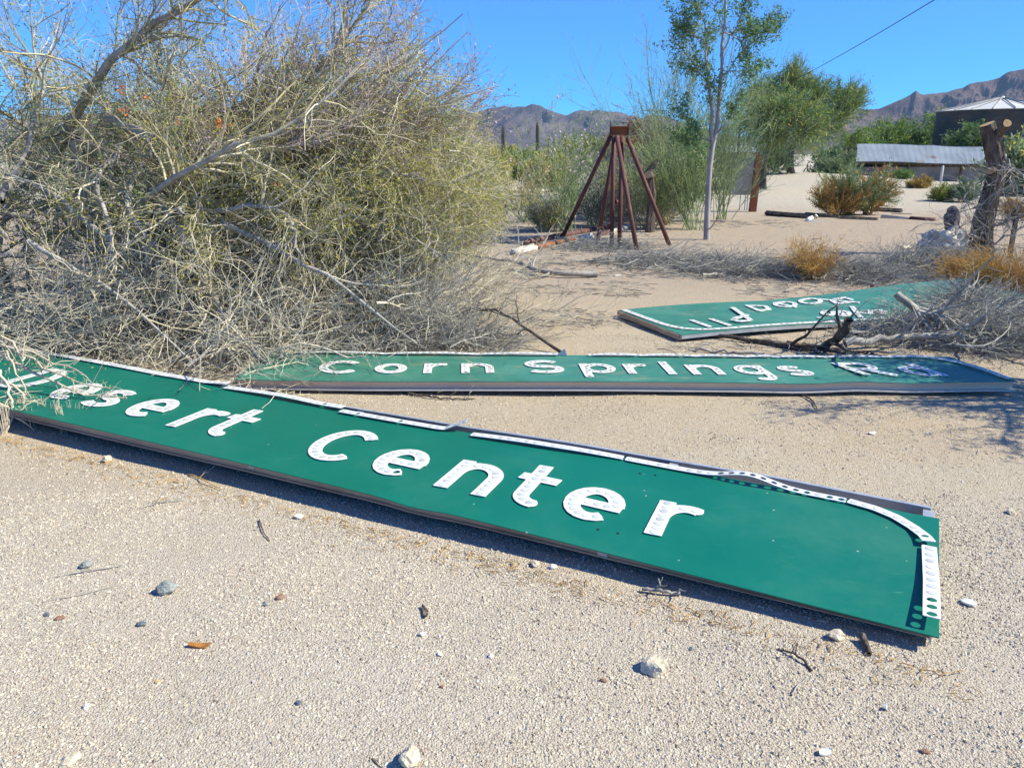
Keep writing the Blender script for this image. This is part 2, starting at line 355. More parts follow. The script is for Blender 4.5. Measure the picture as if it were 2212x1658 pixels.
# ---------------------------------------------------------------- highway signs
def arc(cx, cy, rx, ry, a0, a1, n=18):
    t = np.radians(np.linspace(a0, a1, n)); return [(cx + rx * math.cos(a), cy + ry * math.sin(a)) for a in t]
w = .225
GL = {
 'e': ([arc(.43, .5, .325, .395, 0, 308), [(.105, .49), (.845, .49)]], .86),
 's': ([arc(.41, .70, .27, .19, 38, 270, 12) + arc(.41, .30, .30, .19, 90, -145, 12)], .8),
 'r': ([[(.105, 0), (.105, 1)], arc(.45, .52, .345, .375, 172, 68, 10)], .6),
 't': ([[(.33, 1.34), (.33, .34)] + arc(.60, .34, .27, .235, 180, 272, 8), [(.08, .88), (.72, .88)]], .75),
 'n': ([[(.105, 0), (.105, 1)], arc(.43, .56, .325, .335, 180, 0) + [(.755, 0)]], .86),
 'o': ([arc(.43, .5, .325, .395, 0, 360, 30)], .86),
 'C': ([arc(.55, .665, .445, .56, 42, 318, 26)], 1.0),
 'D': ([[(.105, 0), (.105, 1.33)], [(.105, 1.225), (.45, 1.225)] + arc(.45, .665, .42, .56, 90, -90, 18) + [(.105, .105)]], 1.0),
 'p': ([arc(.47, .52, .345, .38, 0, 360, 30), [(.105, 1), (.105, -.36)]], .9),
 'g': ([arc(.43, .55, .325, .36, 0, 360, 30), [(.755, 1), (.755, -.12)] + arc(.49, -.14, .265, .21, 0, -120, 10)], .9),
 'i': ([[(.12, 0), (.12, 1.3)]], .25),
 'S': ([arc(.50, .94, .36, .285, 35, 270, 14) + arc(.50, .40, .38, .295, 90, -145, 14)], 1.0),
 'R': ([[(.105, 0), (.105, 1.33)], [(.105, 1.225), (.55, 1.225)] + arc(.55, .93, .30, .295, 90, -90, 12) + [(.105, .635)], [(.48, .62), (.88, 0)]], 1.0),
 'd': ([arc(.41, .5, .305, .395, 0, 360, 30), [(.745, 0), (.745, 1.33)]], .86),
}
def stroke_sdf(X, Y, pts, hw):
    d = np.full(X.shape, 9.)
    n = len(pts)
    closed = n > 2 and abs(pts[0][0] - pts[-1][0]) + abs(pts[0][1] - pts[-1][1]) < 1e-6
    for i in range(n - 1):
        (ax, ay), (bx, by) = pts[i], pts[i + 1]; L = math.hypot(bx - ax, by - ay)
        if L < 1e-9: continue
        ux, uy = (bx - ax) / L, (by - ay) / L; mx, my = (ax + bx) / 2, (ay + by) / 2
        al = np.abs((X - mx) * ux + (Y - my) * uy) - L / 2; pe = np.abs(-(X - mx) * uy + (Y - my) * ux) - hw
        d = np.minimum(d, np.maximum(al, pe))
    for p in (pts if closed else pts[1:-1]): d = np.minimum(d, np.hypot(X - p[0], Y - p[1]) - hw)
    return d
def msq(sdf, x0, x1, y0, y1, h):
    """marching squares: (verts2d, faces, boundary edges) of the region sdf < 0"""
    nx = int(math.ceil((x1 - x0) / h)) + 1; ny = int(math.ceil((y1 - y0) / h)) + 1
    gx = x0 + np.arange(nx) * h; gy = y0 + np.arange(ny) * h
    X, Y = np.meshgrid(gx, gy); D = sdf(X, Y) + 1e-7
    vs = []; key = {}; faces = []
    inn = D < 0
    def vert(k, x, y):
        if k not in key: key[k] = len(vs); vs.append((x, y))
        return key[k]
    anyin = inn[:-1, :-1] | inn[1:, :-1] | inn[:-1, 1:] | inn[1:, 1:]
    for j, i in zip(*np.nonzero(anyin)):
        cs = [(i, j), (i + 1, j), (i + 1, j + 1), (i, j + 1)]; f = []
        for a in range(4):
            p, q = cs[a], cs[(a + 1) % 4]; dp, dq = D[p[1], p[0]], D[q[1], q[0]]
            if dp < 0: f.append(vert(p, gx[p[0]], gy[p[1]]))
            if (dp < 0) != (dq < 0):
                t = dp / (dp - dq)
                f.append(vert((min(p, q), max(p, q)), gx[p[0]] + (gx[q[0]] - gx[p[0]]) * t, gy[p[1]] + (gy[q[1]] - gy[p[1]]) * t))
        if len(f) > 2: faces.append(tuple(f))
    he = set()
    for f in faces:
        for a in range(len(f)): he.add((f[a], f[(a + 1) % len(f)]))
    bd = [e for e in he if (e[1], e[0]) not in he]
    return vs, faces, bd
def plate(name, sdf, box, h, thick, mapf, mats, parent, discs=(), disc_r=.014):
    """a cut-out plate of given thickness with domed reflector discs; mapf(x, y, dz) -> world point"""
    vs, fs, bd = msq(sdf, *box, h); n = len(vs)
    V = [mapf(x, y, thick) for x, y in vs] + [mapf(x, y, 0) for x, y in vs]
    F = list(fs) + [tuple(i + n for i in reversed(f)) for f in fs] + [(b, a, a + n, b + n) for a, b in bd]
    mi = [0] * len(F)
    for (cx, cy) in discs:
        o = len(V); k = 12
        for rr, zz in ((1.0, .0006), (.90, .0012), (.45, .0022)):
            for j in range(k): V.append(mapf(cx + disc_r * rr * math.cos(j * 2 * math.pi / k), cy + disc_r * rr * math.sin(j * 2 * math.pi / k), thick + zz))
        for q in range(2):
            for j in range(k): F.append((o + q * k + j, o + q * k + (j + 1) % k, o + (q + 1) * k + (j + 1) % k, o + (q + 1) * k + j)); mi.append(2 - q)
        F.append(tuple(o + 2 * k + j for j in range(k))); mi.append(1)
    return meshg(name, V, F, mats, parent, mi)
def along(pts, sp, skip=.5):
    p = np.array(pts, float); d = np.r_[0, np.cumsum(np.linalg.norm(np.diff(p, axis=0), axis=1))]
    k = max(1, int(round((d[-1] - sp * skip * 2) / sp))); t = np.linspace(sp * skip, d[-1] - sp * skip, k + 1)
    return [(float(np.interp(a, d, p[:, 0])), float(np.interp(a, d, p[:, 1]))) for a in t]
def letter(ch, x, y, s, sx, shear, mapf, mats, parent, sp=.042, disc_r=.014, h=.0045, hole_p=.0, seed=0, rot=0, thick=.003, label=None):
    strokes, _ = GL[ch]; rr = random.Random(seed)
    T = lambda p: (p[0] * s * sx + p[1] * s * shear, p[1] * s)
    st = [[T(p) for p in q] for q in strokes]; hw = w * s / 2 * (1 + sx) / 2
    discs = []; holes = []
    for q in st:
        for c in along(q, sp):
            if all(math.hypot(c[0] - e[0], c[1] - e[1]) > disc_r * 2.15 for e in discs + holes):
                (holes if rr.random() < hole_p else discs).append(c)
    def sdf(X, Y):
        d = np.full(X.shape, 9.)
        for q in st: d = np.minimum(d, stroke_sdf(X, Y, q, hw))
        for c in holes: d = np.maximum(d, disc_r - np.hypot(X - c[0], Y - c[1]))
        return d
    xs = [p[0] for q in st for p in q]; ys = [p[1] for q in st for p in q]
    cr, sr = math.cos(rot), math.sin(rot)
    mp = lambda a, b, dz: mapf(x + a * cr - b * sr, y + a * sr + b * cr, dz)
    o = plate('letter', sdf, (min(xs) - hw - h, max(xs) + hw + h, min(ys) - hw - h, max(ys) + hw + h), h, thick, mp, mats, parent, discs, disc_r)
    if label: o['label'] = label
    return o
def strip(path, width, mapf, mats, parent, h=.006, sp=.047, disc_r=.0150, holes=(), wave=None, label=None, thick=.003):
    """white border strip with reflectors, laid along a 2D path; wave(s) lifts it"""
    p = np.array(path, float); d = np.r_[0, np.cumsum(np.linalg.norm(np.diff(p, axis=0), axis=1))]; L = d[-1]
    fine = np.linspace(0, L, 80); px = np.interp(fine, d, p[:, 0]); py = np.interp(fine, d, p[:, 1])
    if len(p) > 3:
        for _ in range(4): px[1:-1] = (px[:-2] + px[1:-1] + px[2:]) / 3; py[1:-1] = (py[:-2] + py[1:-1] + py[2:]) / 3
    tx = np.gradient(px); ty = np.gradient(py); q = np.hypot(tx, ty); tx /= q; ty /= q
    def mp(s, t, dz):
        X = np.interp(s, fine, px); Y = np.interp(s, fine, py); a = np.interp(s, fine, tx); b = np.interp(s, fine, ty)
        return mapf(X - b * t, Y + a * t, dz + (wave(s / L, t) if wave else 0))
    cs = np.arange(sp * .5, L - sp * .3, sp); hs = [c for i, c in enumerate(cs) if i in holes]
    def sdf(X, Y):
        r = np.maximum(np.abs(X - L / 2) - L / 2, np.abs(Y) - width / 2)
        for c in hs: r = np.maximum(r, disc_r - np.hypot(X - c, Y))
        return r
    o = plate('border_strip', sdf, (-h, L + h, -width / 2 - h, width / 2 + h), h, thick, mp, mats, parent,
              [(c, 0) for i, c in enumerate(cs) if i not in holes], disc_r)
    if label: o['label'] = label
    return o
def sheet(name, xs, vlo, vhi, nv, mapf, thick, mat, parent):
    n = len(xs); V = []; 
    for dz in (0, -thick):
        for i, x in enumerate(xs):
            for j in range(nv + 1): V.append(mapf(x, vlo(x) + (vhi(x) - vlo(x)) * j / nv, dz))
    m = nv + 1; o = n * m
    F = [(i * m + j, (i + 1) * m + j, (i + 1) * m + j + 1, i * m + j + 1) for i in range(n - 1) for j in range(nv)]
    F += [tuple(o + a for a in reversed(f)) for f in F[:]]
    for i in range(n - 1):
        a, b = i * m, (i + 1) * m; F.append((a + o, b + o, b, a)); a += nv; b += nv; F.append((a, b, b + o, a + o))
    for j in range(nv):
        F.append((j, j + 1, j + 1 + o, j + o)); a = (n - 1) * m + j; F.append((a + 1, a, a + o, a + 1 + o))
    return meshg(name, V, F, mat, parent)
def ribbonbox(name, path, prof, mats, parent, mi=None):
    """sweep a closed profile (list of (offset, dz)) along stations path(x) -> function(offset, dz)"""
    k = len(prof); V = []; F = []; m = []
    for fn in path:
        for (o_, z_) in prof: V.append(fn(o_, z_))
    for i in range(len(path) - 1):
        for j in range(k): F.append((i * k + j, (i + 1) * k + j, (i + 1) * k + (j + 1) % k, i * k + (j + 1) % k)); m.append(mi[j] if mi else 0)
    F.append(tuple(range(k))); F.append(tuple((len(path) - 1) * k + j for j in reversed(range(k)))); m += [0, 0]
    return meshg(name, V, F, mats, parent, m)

# --- the near sign: Desert Center
O1 = np.array([1.3247, 2.1790]); A1 = np.array([.8905, -.4550]); N1 = np.array([.4550, .8905])
def z1(x, v):
    base_ = np.interp(x, [-6.6, -4.7, -3, -1.5, -.5, 0], [.125, .120, .115, .094, .070, .058])
    return base_ + .006 * math.sin(x * 2.3) * (v) + (.012 * math.exp(-((x + 1.95) / .12) ** 2) * -math.exp(-(v / .08) ** 2))
def cv1(x, v):
    """survey point measured on a flat datum 0.12 m up -> the sagging sheet's own coordinates"""
    p = np.array([1.2695, 2.0882]) + np.array([.88125, -.47264]) * x + np.array([.47264, .88125]) * v
    q = p * (CAMH - z1(x, v)) / (CAMH - .12) - O1; return (float(q @ A1), float(q @ N1))
def map1(x, v, dz): p = O1 + A1 * x + N1 * v; return (p[0], p[1], z1(x, v) + dz)
s1 = empty('highway_sign', (O1[0] - 2.6, O1[1] + 1.8, 0), 'long bright green highway sign reading Desert Center lying nearest on the gravel', 'highway sign')
xs1 = np.linspace(-6.5, 0, 110)
_vb = np.array([cv1(*q) for q in [(-6.5, .935), (-4, .935), (-3.2, .915), (-2.6, .885), (-1.9, .895), (-1.3, .935), (-.4, .925), (-.12, .905), (0, .905)]])
vb1 = lambda x: float(np.interp(x, _vb[:, 0], _vb[:, 1]))
sheet('panel', xs1, lambda x: 0., vb1, 16, map1, .004, M['green'], s1)
# front channel frame (opens outwards, web set back under the sheet)
st = [lambda o_, z_, x=x: map1(x, o_, z_ * float(np.interp(x, [-6.5, -3.5, -1.5, 0], [1.0, .95, .75, .5]))) for x in np.linspace(-6.48, -.02, 60)]
ribbonbox('frame_rail', st, [(.004, -.005), (.004, -.009), (.040, -.009), (.060, -.066), (.045, -.068), (.045, -.073), (.070, -.073), (.060, -.005)], M['channel'], s1)
_vr = np.array([cv1(*q) for q in [(-6.5, .945), (-4, .945), (-3, .948), (-2.2, .972), (-1.7, 1.008), (-1.3, 1.012), (-.65, 1.035), (0, 1.005)]])
vr = lambda x: float(np.interp(x, _vr[:, 0], _vr[:, 1]))
st = [lambda o_, z_, x=x: map1(x, vr(x) + o_, z_) for x in np.linspace(-6.48, -.03, 60)]
ribbonbox('frame_rail', st, [(-.020, .004), (0, .004), (0, -.085), (-.05, -.085), (-.05, -.080), (-.006, -.080), (-.006, -.001), (-.020, -.001)], M['zinc'], s1)
st = [lambda o_, z_, v=v: map1(-.03 + o_, v, z_) for v in np.linspace(.03, 1.03, 14)]
ribbonbox('frame_end', st, [(-.03, -.005), (.012, -.005), (.012, -.045), (.006, -.045), (.006, -.010), (-.03, -.010)], M['zinc'], s1)
for xb in (-1.13, -2.9, -4.6):
    st = [lambda o_, z_, v=v, xb=xb: map1(xb + o_, v, z_ - .006) for v in np.linspace(.05, vr(xb) - .024, 6)]
    ribbonbox('cross_brace', st, [(-.02, 0), (.02, 0), (.02, -.04), (-.02, -.04)], M['zinc'], s1)
LW = [M['white'], M['lens'], M['rim']]
for i, (ch, x) in enumerate([('D', -5.215), ('e', -4.74), ('s', -4.43), ('e', -4.06), ('r', -3.63), ('t', -3.44), ('C', -2.74), ('e', -2.335), ('n', -1.945), ('t', -1.655), ('e', -1.37), ('r', -.995)]):
    capx = {'C': .86, 'D': .80}.get(ch, .90)
    xx, vv = cv1(x, .228 + (.02 if x < -4 else 0)); letter(ch, xx, vv, .318 * (CAMH - z1(x, .4)) / (CAMH - .12), capx, -.10, lambda a, b, dz: map1(a, b, dz + .004), LW, s1, hole_p=.0 if ch != 'e' or i != 7 else .05, seed=i + 3, sp=.0435, disc_r=.0172)
lift = lambda c, wd, hgt: (lambda s, t: hgt * math.exp(-((s - c) / wd) ** 2))
m1s = lambda a, b, dz: map1(a, b, dz + .004)
strip([cv1(*q) for q in [(-6.4, .905), (-5.36, .915), (-4.53, .905), (-3.91, .917)]], .052, m1s, LW, s1, wave=lambda s, t: .004 + .016 * max(0, s - .93) / .07)
strip([cv1(*q) for q in [(-3.90, .885), (-3.43, .892), (-2.985, .884)]], .050, m1s, LW, s1, wave=lambda s, t: .003 + .012 * math.sin(3.1 * s) + .01 * max(0, s - .8) / .2, holes=(16, 19))
strip([cv1(*q) for q in [(-2.97, .845), (-2.59, .852), (-2.32, .862), (-2.19, .915)]], .048, m1s, LW, s1, wave=lambda s, t: .006 + .05 * max(0, s - .85) / .15, holes=(2, 8))
strip([cv1(*q) for q in [(-2.135, .86), (-1.70, .888), (-1.34, .918)]], .048, m1s, LW, s1, wave=lambda s, t: .012 * abs(math.sin(2.6 * s + .4)), holes=(17,))
strip([cv1(*q) for q in [(-1.325, .912), (-.93, .908), (-.66, .905), (-.36, .895)]], .048, m1s, LW, s1, wave=lambda s, t: .003 + .035 * math.exp(-((s - .58) / .13) ** 2), holes=(9, 10, 11, 12, 13, 14, 15, 16, 17, 19, 20), label='border strip with most reflectors gone and its middle buckled up')
strip([cv1(*q) for q in [(-.352, .895), (-.25, .868), (-.17, .82), (-.10, .745), (-.065, .675), (-.048, .615)]], .050, m1s, LW, s1, wave=lambda s, t: .004 + .016 * max(0, s - .7) / .3, holes=(8, 9), label='curved corner strip')
strip([cv1(*q) for q in [(-.046, .600), (-.032, .30), (-.026, .03)]], .052, m1s, LW, s1, wave=lambda s, t: .008 + .03 * s ** 1.5, sp=.0545, disc_r=.0165, holes=(8, 9, 10), h=.005, label='end strip with three empty reflector holes')
for (hx, hv) in [(-1.164, .178), (-1.085, .184), (-1.212, .787), (-1.145, .798)]:
    hx, hv = cv1(hx, hv); b = MB(); b.tube([map1(hx, hv, -.001), map1(hx, hv, .0015)], .006, 10); b.build('hole_disc', M['dark'], s1)  # raised near-black discs paint in the darkness of small open holes
finish(s1)

# --- the middle sign: Corn Springs Rd
x2l, x2r = -1.80, 3.25
yf = lambda x: float(np.interp(x, [-1.8, -.9, 0, 1.7, 2.3, 3.25], [5.03, 4.98, 4.956, 4.945, 4.955, 4.965]))
yb = lambda x: float(np.interp(x, [-1.8, -1.35, -.67, .36, 1.9, 2.4, 3.25], [5.77, 5.75, 5.70, 5.65, 5.63, 5.63, 5.62]))
def z2(x, y):
    return .092 + .005 * math.sin(x * 1.7 + 1) + .008 * math.exp(-((x - 2.2) / .5) ** 2) * math.exp(-((y - 4.95) / .1) ** 2) * math.sin((x - 2.0) * 7)
def map2(x, y, dz): return (x - .148 * (y - 4.965) * (1 if x > 2.4 else max(0, (x - 1.4))), y, z2(x, y) + dz)
s2 = empty('highway_sign', (.8, 5.3, 0), 'weathered green highway sign reading Corn Springs Rd lying across the middle', 'highway sign')
# width written as offset from front edge
sheet('panel', np.linspace(x2l, x2r, 90), yf, yb, 12, map2, .004, M['green2'], s2)
st = [lambda o_, z_, x=x: map2(x, yf(x) + o_, z_) for x in np.linspace(x2l, x2r - .005, 50)]
ribbonbox('frame_rail', st, [(.002, -.005), (.002, -.009), (.032, -.009), (.032, -.057), (.000, -.058), (.000, -.066), (.042, -.066), (.042, -.005)], [M['channel2'], M['lip']], s2, [0, 0, 0, 1, 1, 1, 0, 0])
st = [lambda o_, z_, x=x: map2(x, yb(x) + o_, z_) for x in np.linspace(x2l, x2r, 50)]
ribbonbox('frame_rail', st, [(-.03, -.006), (-.002, -.006), (-.002, -.07), (-.03, -.07)], M['channel2'], s2)
L2 = [M['white2'], M['lens2'], M['rim']]
base2 = lambda x: 5.165 - .019 * (x + 1.3)
for i, (ch, x) in enumerate([('C', -1.31), ('o', -.925), ('r', -.59), ('n', -.335), ('S', .09), ('p', .475), ('r', .775), ('i', 1.035), ('n', 1.20), ('g', 1.52), ('s', 1.83), ('R', 2.33), ('d', 2.68)]):
    lab = {'R': 'letter R coming loose at one corner', 'S': 'letter S with cracked lower half'}.get(ch)
    lf = (lambda a, b, dz, x=x: map2(a, b, dz + .008 + .05 * max(0, 5.25 - b) * max(0, 2.45 - a) / .05 * .35)) if ch == 'R' else (lambda a, b, dz: map2(a, b, dz + .004))
    letter(ch, x, base2(x), .252, 1.0 if ch not in 'CS' else 1.08, -.06 if x < 2 else -.13, lf, L2, s2, hole_p={'S': .3, 'p': .35, 's': .4, 'R': .5, 'd': .6, 'g': .3}.get(ch, .12), seed=i + 40, sp=.040, disc_r=.0125, h=.006, label=lab)
m2s = lambda a, b, dz: map2(a, b, dz + .005)
strip([(-1.6, yb(-1.6) - .03), (-.67, yb(-.67) - .03), (.33, yb(.33) - .03)], .046, m2s, L2, s2, wave=lambda s, t: .004 + .01 * abs(math.sin(9 * s)))
strip([(.55, yb(.55) - .03), (1.3, yb(1.3) - .03), (1.9, yb(1.9) - .03)], .046, m2s, L2, s2, wave=lambda s, t: .004 + .008 * abs(math.sin(11 * s)), holes=range(0, 40, 7))
strip([(1.91, yb(1.9) - .03), (2.5, yb(2.5) - .03), (2.95, yb(2.9) - .035), (3.08, 5.555), (3.17, 5.45), (3.205, 5.2), (3.215, 4.99)], .046, m2s, L2, s2, wave=lambda s, t: .004 + .006 * abs(math.sin(13 * s)), holes=range(1, 40, 2), label='border strip with dark empty holes round the corner')
b = MB(); pt = np.array(map2(.36, yb(.36) - .02, .004))
b.add([pt + (-.04, 0, 0), pt + (.035, -.01, 0), pt + (.02, .0, .05), pt + (-.04, .004, -.003), pt + (.035, -.006, -.003), pt + (.02, .004, .047)], [(0, 1, 2), (5, 4, 3), (0, 3, 4, 1), (1, 4, 5, 2), (2, 5, 3, 0)])
b.build('bent_tab', M['zinc'], s2)
finish(s2)

# --- the far sign, upside down, half under brush
D3 = np.array([.944, .330]); N3 = np.array([-.330, .944]); O3 = np.array([1.40, 6.47])
def z3(a, b): return .062 + .10 * max(0, (a - 1.6) / 3.0) * max(0, b - .2) + .012 * math.sin(a * 2.2)
def map3(a, b, dz): p = O3 + D3 * a + N3 * b; return (p[0], p[1], z3(a, b) + dz)
s3 = empty('highway_sign', (3.2, 7.7, 0), 'faded green highway sign lying upside down behind, half buried in brush', 'highway sign')
sheet('panel', np.linspace(0, 4.3, 60), lambda x: 0., lambda x: 1.17, 12, map3, .004, M['green2'], s3)
st = [lambda o_, z_, x=x: map3(x, o_, z_) for x in np.linspace(0.0, 4.3, 30)]
ribbonbox('frame_rail', st, [(.0, -.005), (.0, -.034), (.03, -.034), (.03, -.005)], M['zinc'], s3)
st = [lambda o_, z_, v=v: map3(.001 + o_, v, z_) for v in np.linspace(.035, 1.165, 10)]
ribbonbox('frame_end', st, [(-.012, -.004), (-.012, -.05), (.02, -.05), (.02, -.006)], M['channel'], s3)
m3s = lambda a, b, dz: map3(a, b, dz + .005)
strip([(.04, 1.13), (.05, .7), (.06, .35), (.12, .16), (.25, .075), (.45, .045), (1.2, .045), (2.2, .05), (3.2, .05), (4.2, .06)], .055, m3s, L2, s3, sp=.055, holes=range(2, 100, 3))
def c7(x, y):
    p = G((1450 + x * .47468) / 1.1302, (640 + y * .47468) / 1.1302, .10)
    q = p[:2] - O3; return (float(q @ D3), float(q @ N3))
def ell(cx, cy, rx, ry, n=16): return [(cx + rx * math.cos(t), cy + ry * math.sin(t)) for t in np.linspace(0, 2 * math.pi, n)[:-1]] + [(cx + rx, cy)]
glyph3 = [
 ([[(500, 285), (598, 319)]], None), ([[(598, 280), (700, 314)]], None),
 ([[(712, 224), (808, 292)], [(706, 288), (748, 297), (805, 293)], [(790, 262), (720, 284)]], 'letter A knocked askew, its point sticking up'),
 ([[(790, 209), (850, 236), (902, 226), (880, 209), (790, 209)]], None),
 ([ell(985, 199, 52, 12), [(925, 190), (1040, 212)]], None),
 ([ell(1115, 184, 52, 11)], None),
 ([[(1160, 176), (1368, 194)], [(1235, 178), (1290, 172), (1330, 182)], [(1225, 183), (1250, 196), (1330, 190)]], None),
 ([[(1150, 267), (1182, 267)]], None),
 ([ell(1207, 241, 28, 11)], None), ([ell(1280, 242, 34, 12), [(1262, 232), (1300, 254)]], None),
 ([[(1328, 209), (1376, 262)], [(1352, 236), (1425, 243)], [(1425, 225), (1425, 243)]], None),
 ([[(1440, 232), (1470, 226), (1500, 232), (1470, 238), (1500, 244)]], None)]
for i, (sts, lab) in enumerate(glyph3):
    st_ = [[c7(*p) for p in q] for q in sts]
    xs_ = [p[0] for q in st_ for p in q]; ys_ = [p[1] for q in st_ for p in q]; hw = .023
    dd = [c for q in st_ for c in along(q, .06)]
    o = plate('letter', lambda X, Y, st_=st_, hw=hw: np.minimum.reduce([stroke_sdf(X, Y, q, hw) for q in st_]),
              (min(xs_) - .06, max(xs_) + .06, min(ys_) - .06, max(ys_) + .06), .01, .006, (lambda a, b, dz: map3(a, b, dz + .005)) if i != 2 else (lambda a, b, dz: map3(a, b, dz + .012)), L2, s3, dd, .013)
    if lab: o['label'] = lab
finish(s3)
#PART2

# ---------------------------------------------------------------- plants
def col(x): return np.array(x, float)
def traced(pts):                                   # [(px, py, Y)] -> points
    return np.array([At(*p) for p in pts])
def limbset(paths, K=8):
    P = np.stack([resample(p, K) for p, r0, r1 in paths]); R = np.stack([np.linspace(r0, r1, K) for p, r0, r1 in paths]); return P, R
def thick(name, P, R, mat, parent, n=7, smooth=True):
    V, F = tubes(P, R, n); return newmesh(name, V, F, mat, parent, smooth=smooth)
def wiggle(rng, P, s):
    Q = P.copy(); Q[:, 1:-1] += rng.normal(size=Q[:, 1:-1].shape) * s; return Q

# ---- the big ironwood thicket on the left: traced limbs, then branches and twigs grown from them
rg = np.random.default_rng(11)
T = empty('ironwood_tree', (-3.0, 7.4, 0), 'huge sprawling grey desert tree with olive foliage filling the left side', 'tree')
hub = np.array([-3.1, 7.3, .0])
traces = [
 ([(335, 420, 6.6), (375, 480, 6.4), (420, 545, 6.2), (450, 620, 6.05), (480, 680, 5.85), (540, 745, 5.6), (600, 808, 5.35)], .045, .012),
 ([(307, 440, 6.5), (379, 386, 6.2), (444, 345, 6.1), (505, 311, 6.0), (553, 297, 6.0), (615, 283, 6.0), (690, 230, 6.1), (760, 150, 6.2), (860, 90, 6.3)], .030, .003),
 ([(245, 258, 7.6), (375, 252, 7.5), (530, 235, 7.4), (625, 224, 7.4), (760, 240, 7.4)], .050, .015),
 ([(120, 330, 7.4), (190, 200, 7.2), (245, 120, 7.0), (330, 60, 6.9), (420, 0, 6.8), (520, -60, 6.8)], .045, .018),
 ([(225, 250, 7.2), (330, 300, 7.0), (420, 318, 6.9), (470, 335, 6.8), (600, 370, 6.7)], .045, .012),
 ([(480, 480, 6.3), (560, 520, 6.2), (628, 552, 6.0), (700, 590, 5.9), (760, 640, 5.85), (850, 700, 5.8), (900, 742, 5.75)], .026, .006),
 ([(330, 445, 6.7), (430, 490, 6.6), (560, 490, 6.6), (700, 480, 6.7), (820, 500, 6.8), (960, 560, 7.0)], .04, .008),
 ([(330, 330, 6.9), (285, 390, 6.6), (268, 430, 6.35), (300, 490, 6.2), (345, 540, 6.2), (360, 580, 6.3), (350, 660, 6.2)], .024, .012),
 ([(260, 320, 6.9), (215, 380, 6.5), (215, 430, 6.25), (240, 500, 6.1), (243, 560, 6.05), (255, 640, 6.0)], .022, .010),
 ([(620, 375, 6.8), (760, 360, 6.9), (880, 345, 7.0), (1000, 350, 7.2), (1050, 385, 7.3)], .022, .006),
 ([(470, 455, 6.3), (540, 440, 6.2), (615, 460, 6.1), (640, 520, 6.0), (600, 600, 5.9)], .022, .007),
 ([(60, 520, 6.0), (130, 560, 5.8), (230, 620, 5.7), (330, 700, 5.5), (420, 790, 5.3)], .02, .006),
 ([(0, 430, 6.6), (60, 330, 6.8), (90, 200, 7.0), (70, 60, 7.2)], .026, .010),
 ([(760, 470, 6.9), (850, 500, 6.9), (920, 540, 6.8), (1000, 600, 6.8)], .018, .006),
 ([(350, 540, 6.3), (400, 640, 6.1), (440, 720, 5.9), (520, 760, 5.7), (580, 830, 5.35)], .02, .007),
 ([(620, 225, 7.4), (700, 140, 7.3), (760, 60, 7.2), (800, -20, 7.2)], .03, .008),
 ([(650, 290, 6.8), (760, 250, 6.9), (860, 190, 7.0), (960, 120, 7.1), (1010, 70, 7.1)], .016, .004),
 ([(700, 330, 7.2), (820, 280, 7.3), (930, 240, 7.3), (1080, 185, 7.4)], .016, .004),
 ([(600, 300, 6.9), (720, 230, 6.9), (850, 150, 7.0), (950, 70, 7.0), (1000, 30, 7.0)], .014, .004),
 ([(800, 320, 7.0), (900, 270, 7.0), (980, 215, 7.0), (1060, 200, 7.1)], .012, .003),
 ([(700, 250, 7.1), (800, 120, 7.1), (850, 20, 7.1), (860, -40, 7.1)], .014, .004),
]
paths = [(traced(p), a, b) for p, a, b in traces]
P0, R0 = limbset(paths, 10); P0 = wiggle(rg, P0, .012)
# hidden trunks from the ground to the traced limbs
tr = [(np.array([hub + (-.1, .1, 0), hub + (-.1, 0, .7), At(335, 425, 6.6)]), .11, .06), (np.array([hub + (-.6, .3, 0), hub + (-.7, .2, .9), At(160, 300, 7.3)]), .10, .06),
      (np.array([hub + (.3, .4, 0), hub + (.3, .3, .8), At(245, 258, 7.6)]), .09, .05), (np.array([hub + (.9, .5, 0), hub + (1.2, .3, .6), At(620, 375, 6.8)]), .07, .03), (np.array([hub + (-1.6, .2, 0), hub + (-1.7, .1, .8), At(0, 430, 6.6)]), .08, .04)]
Pt, Rt = limbset(tr, 8); thick('trunk', Pt, Rt, M['bark'], T, 9)
# secondary limbs fanning from the hub in all directions
n = 150; ang = rg.uniform(-.35 * math.pi, 1.1 * math.pi, n); el = rg.uniform(.05, 1.25, n)
st0 = hub + np.stack([rg.normal(0, .9, n) - .1, rg.normal(0.3, .45, n), rg.uniform(.2, 1.2, n)], 1)
st0[105:, 0] += rg.uniform(.9, 2.0, 45); ang[105:] = rg.uniform(-.45, .6, 45); el[105:] = rg.uniform(-.1, .7, 45)
dr = np.stack([np.cos(ang) * np.cos(el), np.sin(ang) * np.cos(el), np.sin(el)], 1)
Ls = rg.uniform(1.1, 2.3, n)[:, None] / 7; pts = [st0]; p = st0; d = dr
for k in range(7):
    d = unit(d + rg.normal(size=d.shape) * .13 + np.array([.02, 0, -.07]) * (el[:, None] < .6)); p = p + d * Ls; p[:, 2] = np.maximum(p[:, 2], .05); pts.append(p)
P1 = np.stack(pts, 1); R1 = rg.uniform(.012, .028, n)[:, None] * np.linspace(1, .35, 8)
n = 130; q0 = np.array([At(rg.uniform(560, 980), rg.uniform(290, 590), rg.uniform(6.6, 8.4)) for _ in range(n)]); q0[:, 2] = np.maximum(q0[:, 2], .05)
d = unit(np.stack([rg.uniform(.4, 1, n), rg.normal(0, .5, n), rg.normal(.0, .35, n)], 1)); pts = [q0]; p = q0
for k in range(7): d = unit(d + rg.normal(size=d.shape) * .12 + np.array([0, 0, -.06])); p = p + d * rg.uniform(.5, 1.1, (n, 1)) / 7; p[:, 2] = np.maximum(p[:, 2], .04); pts.append(p)
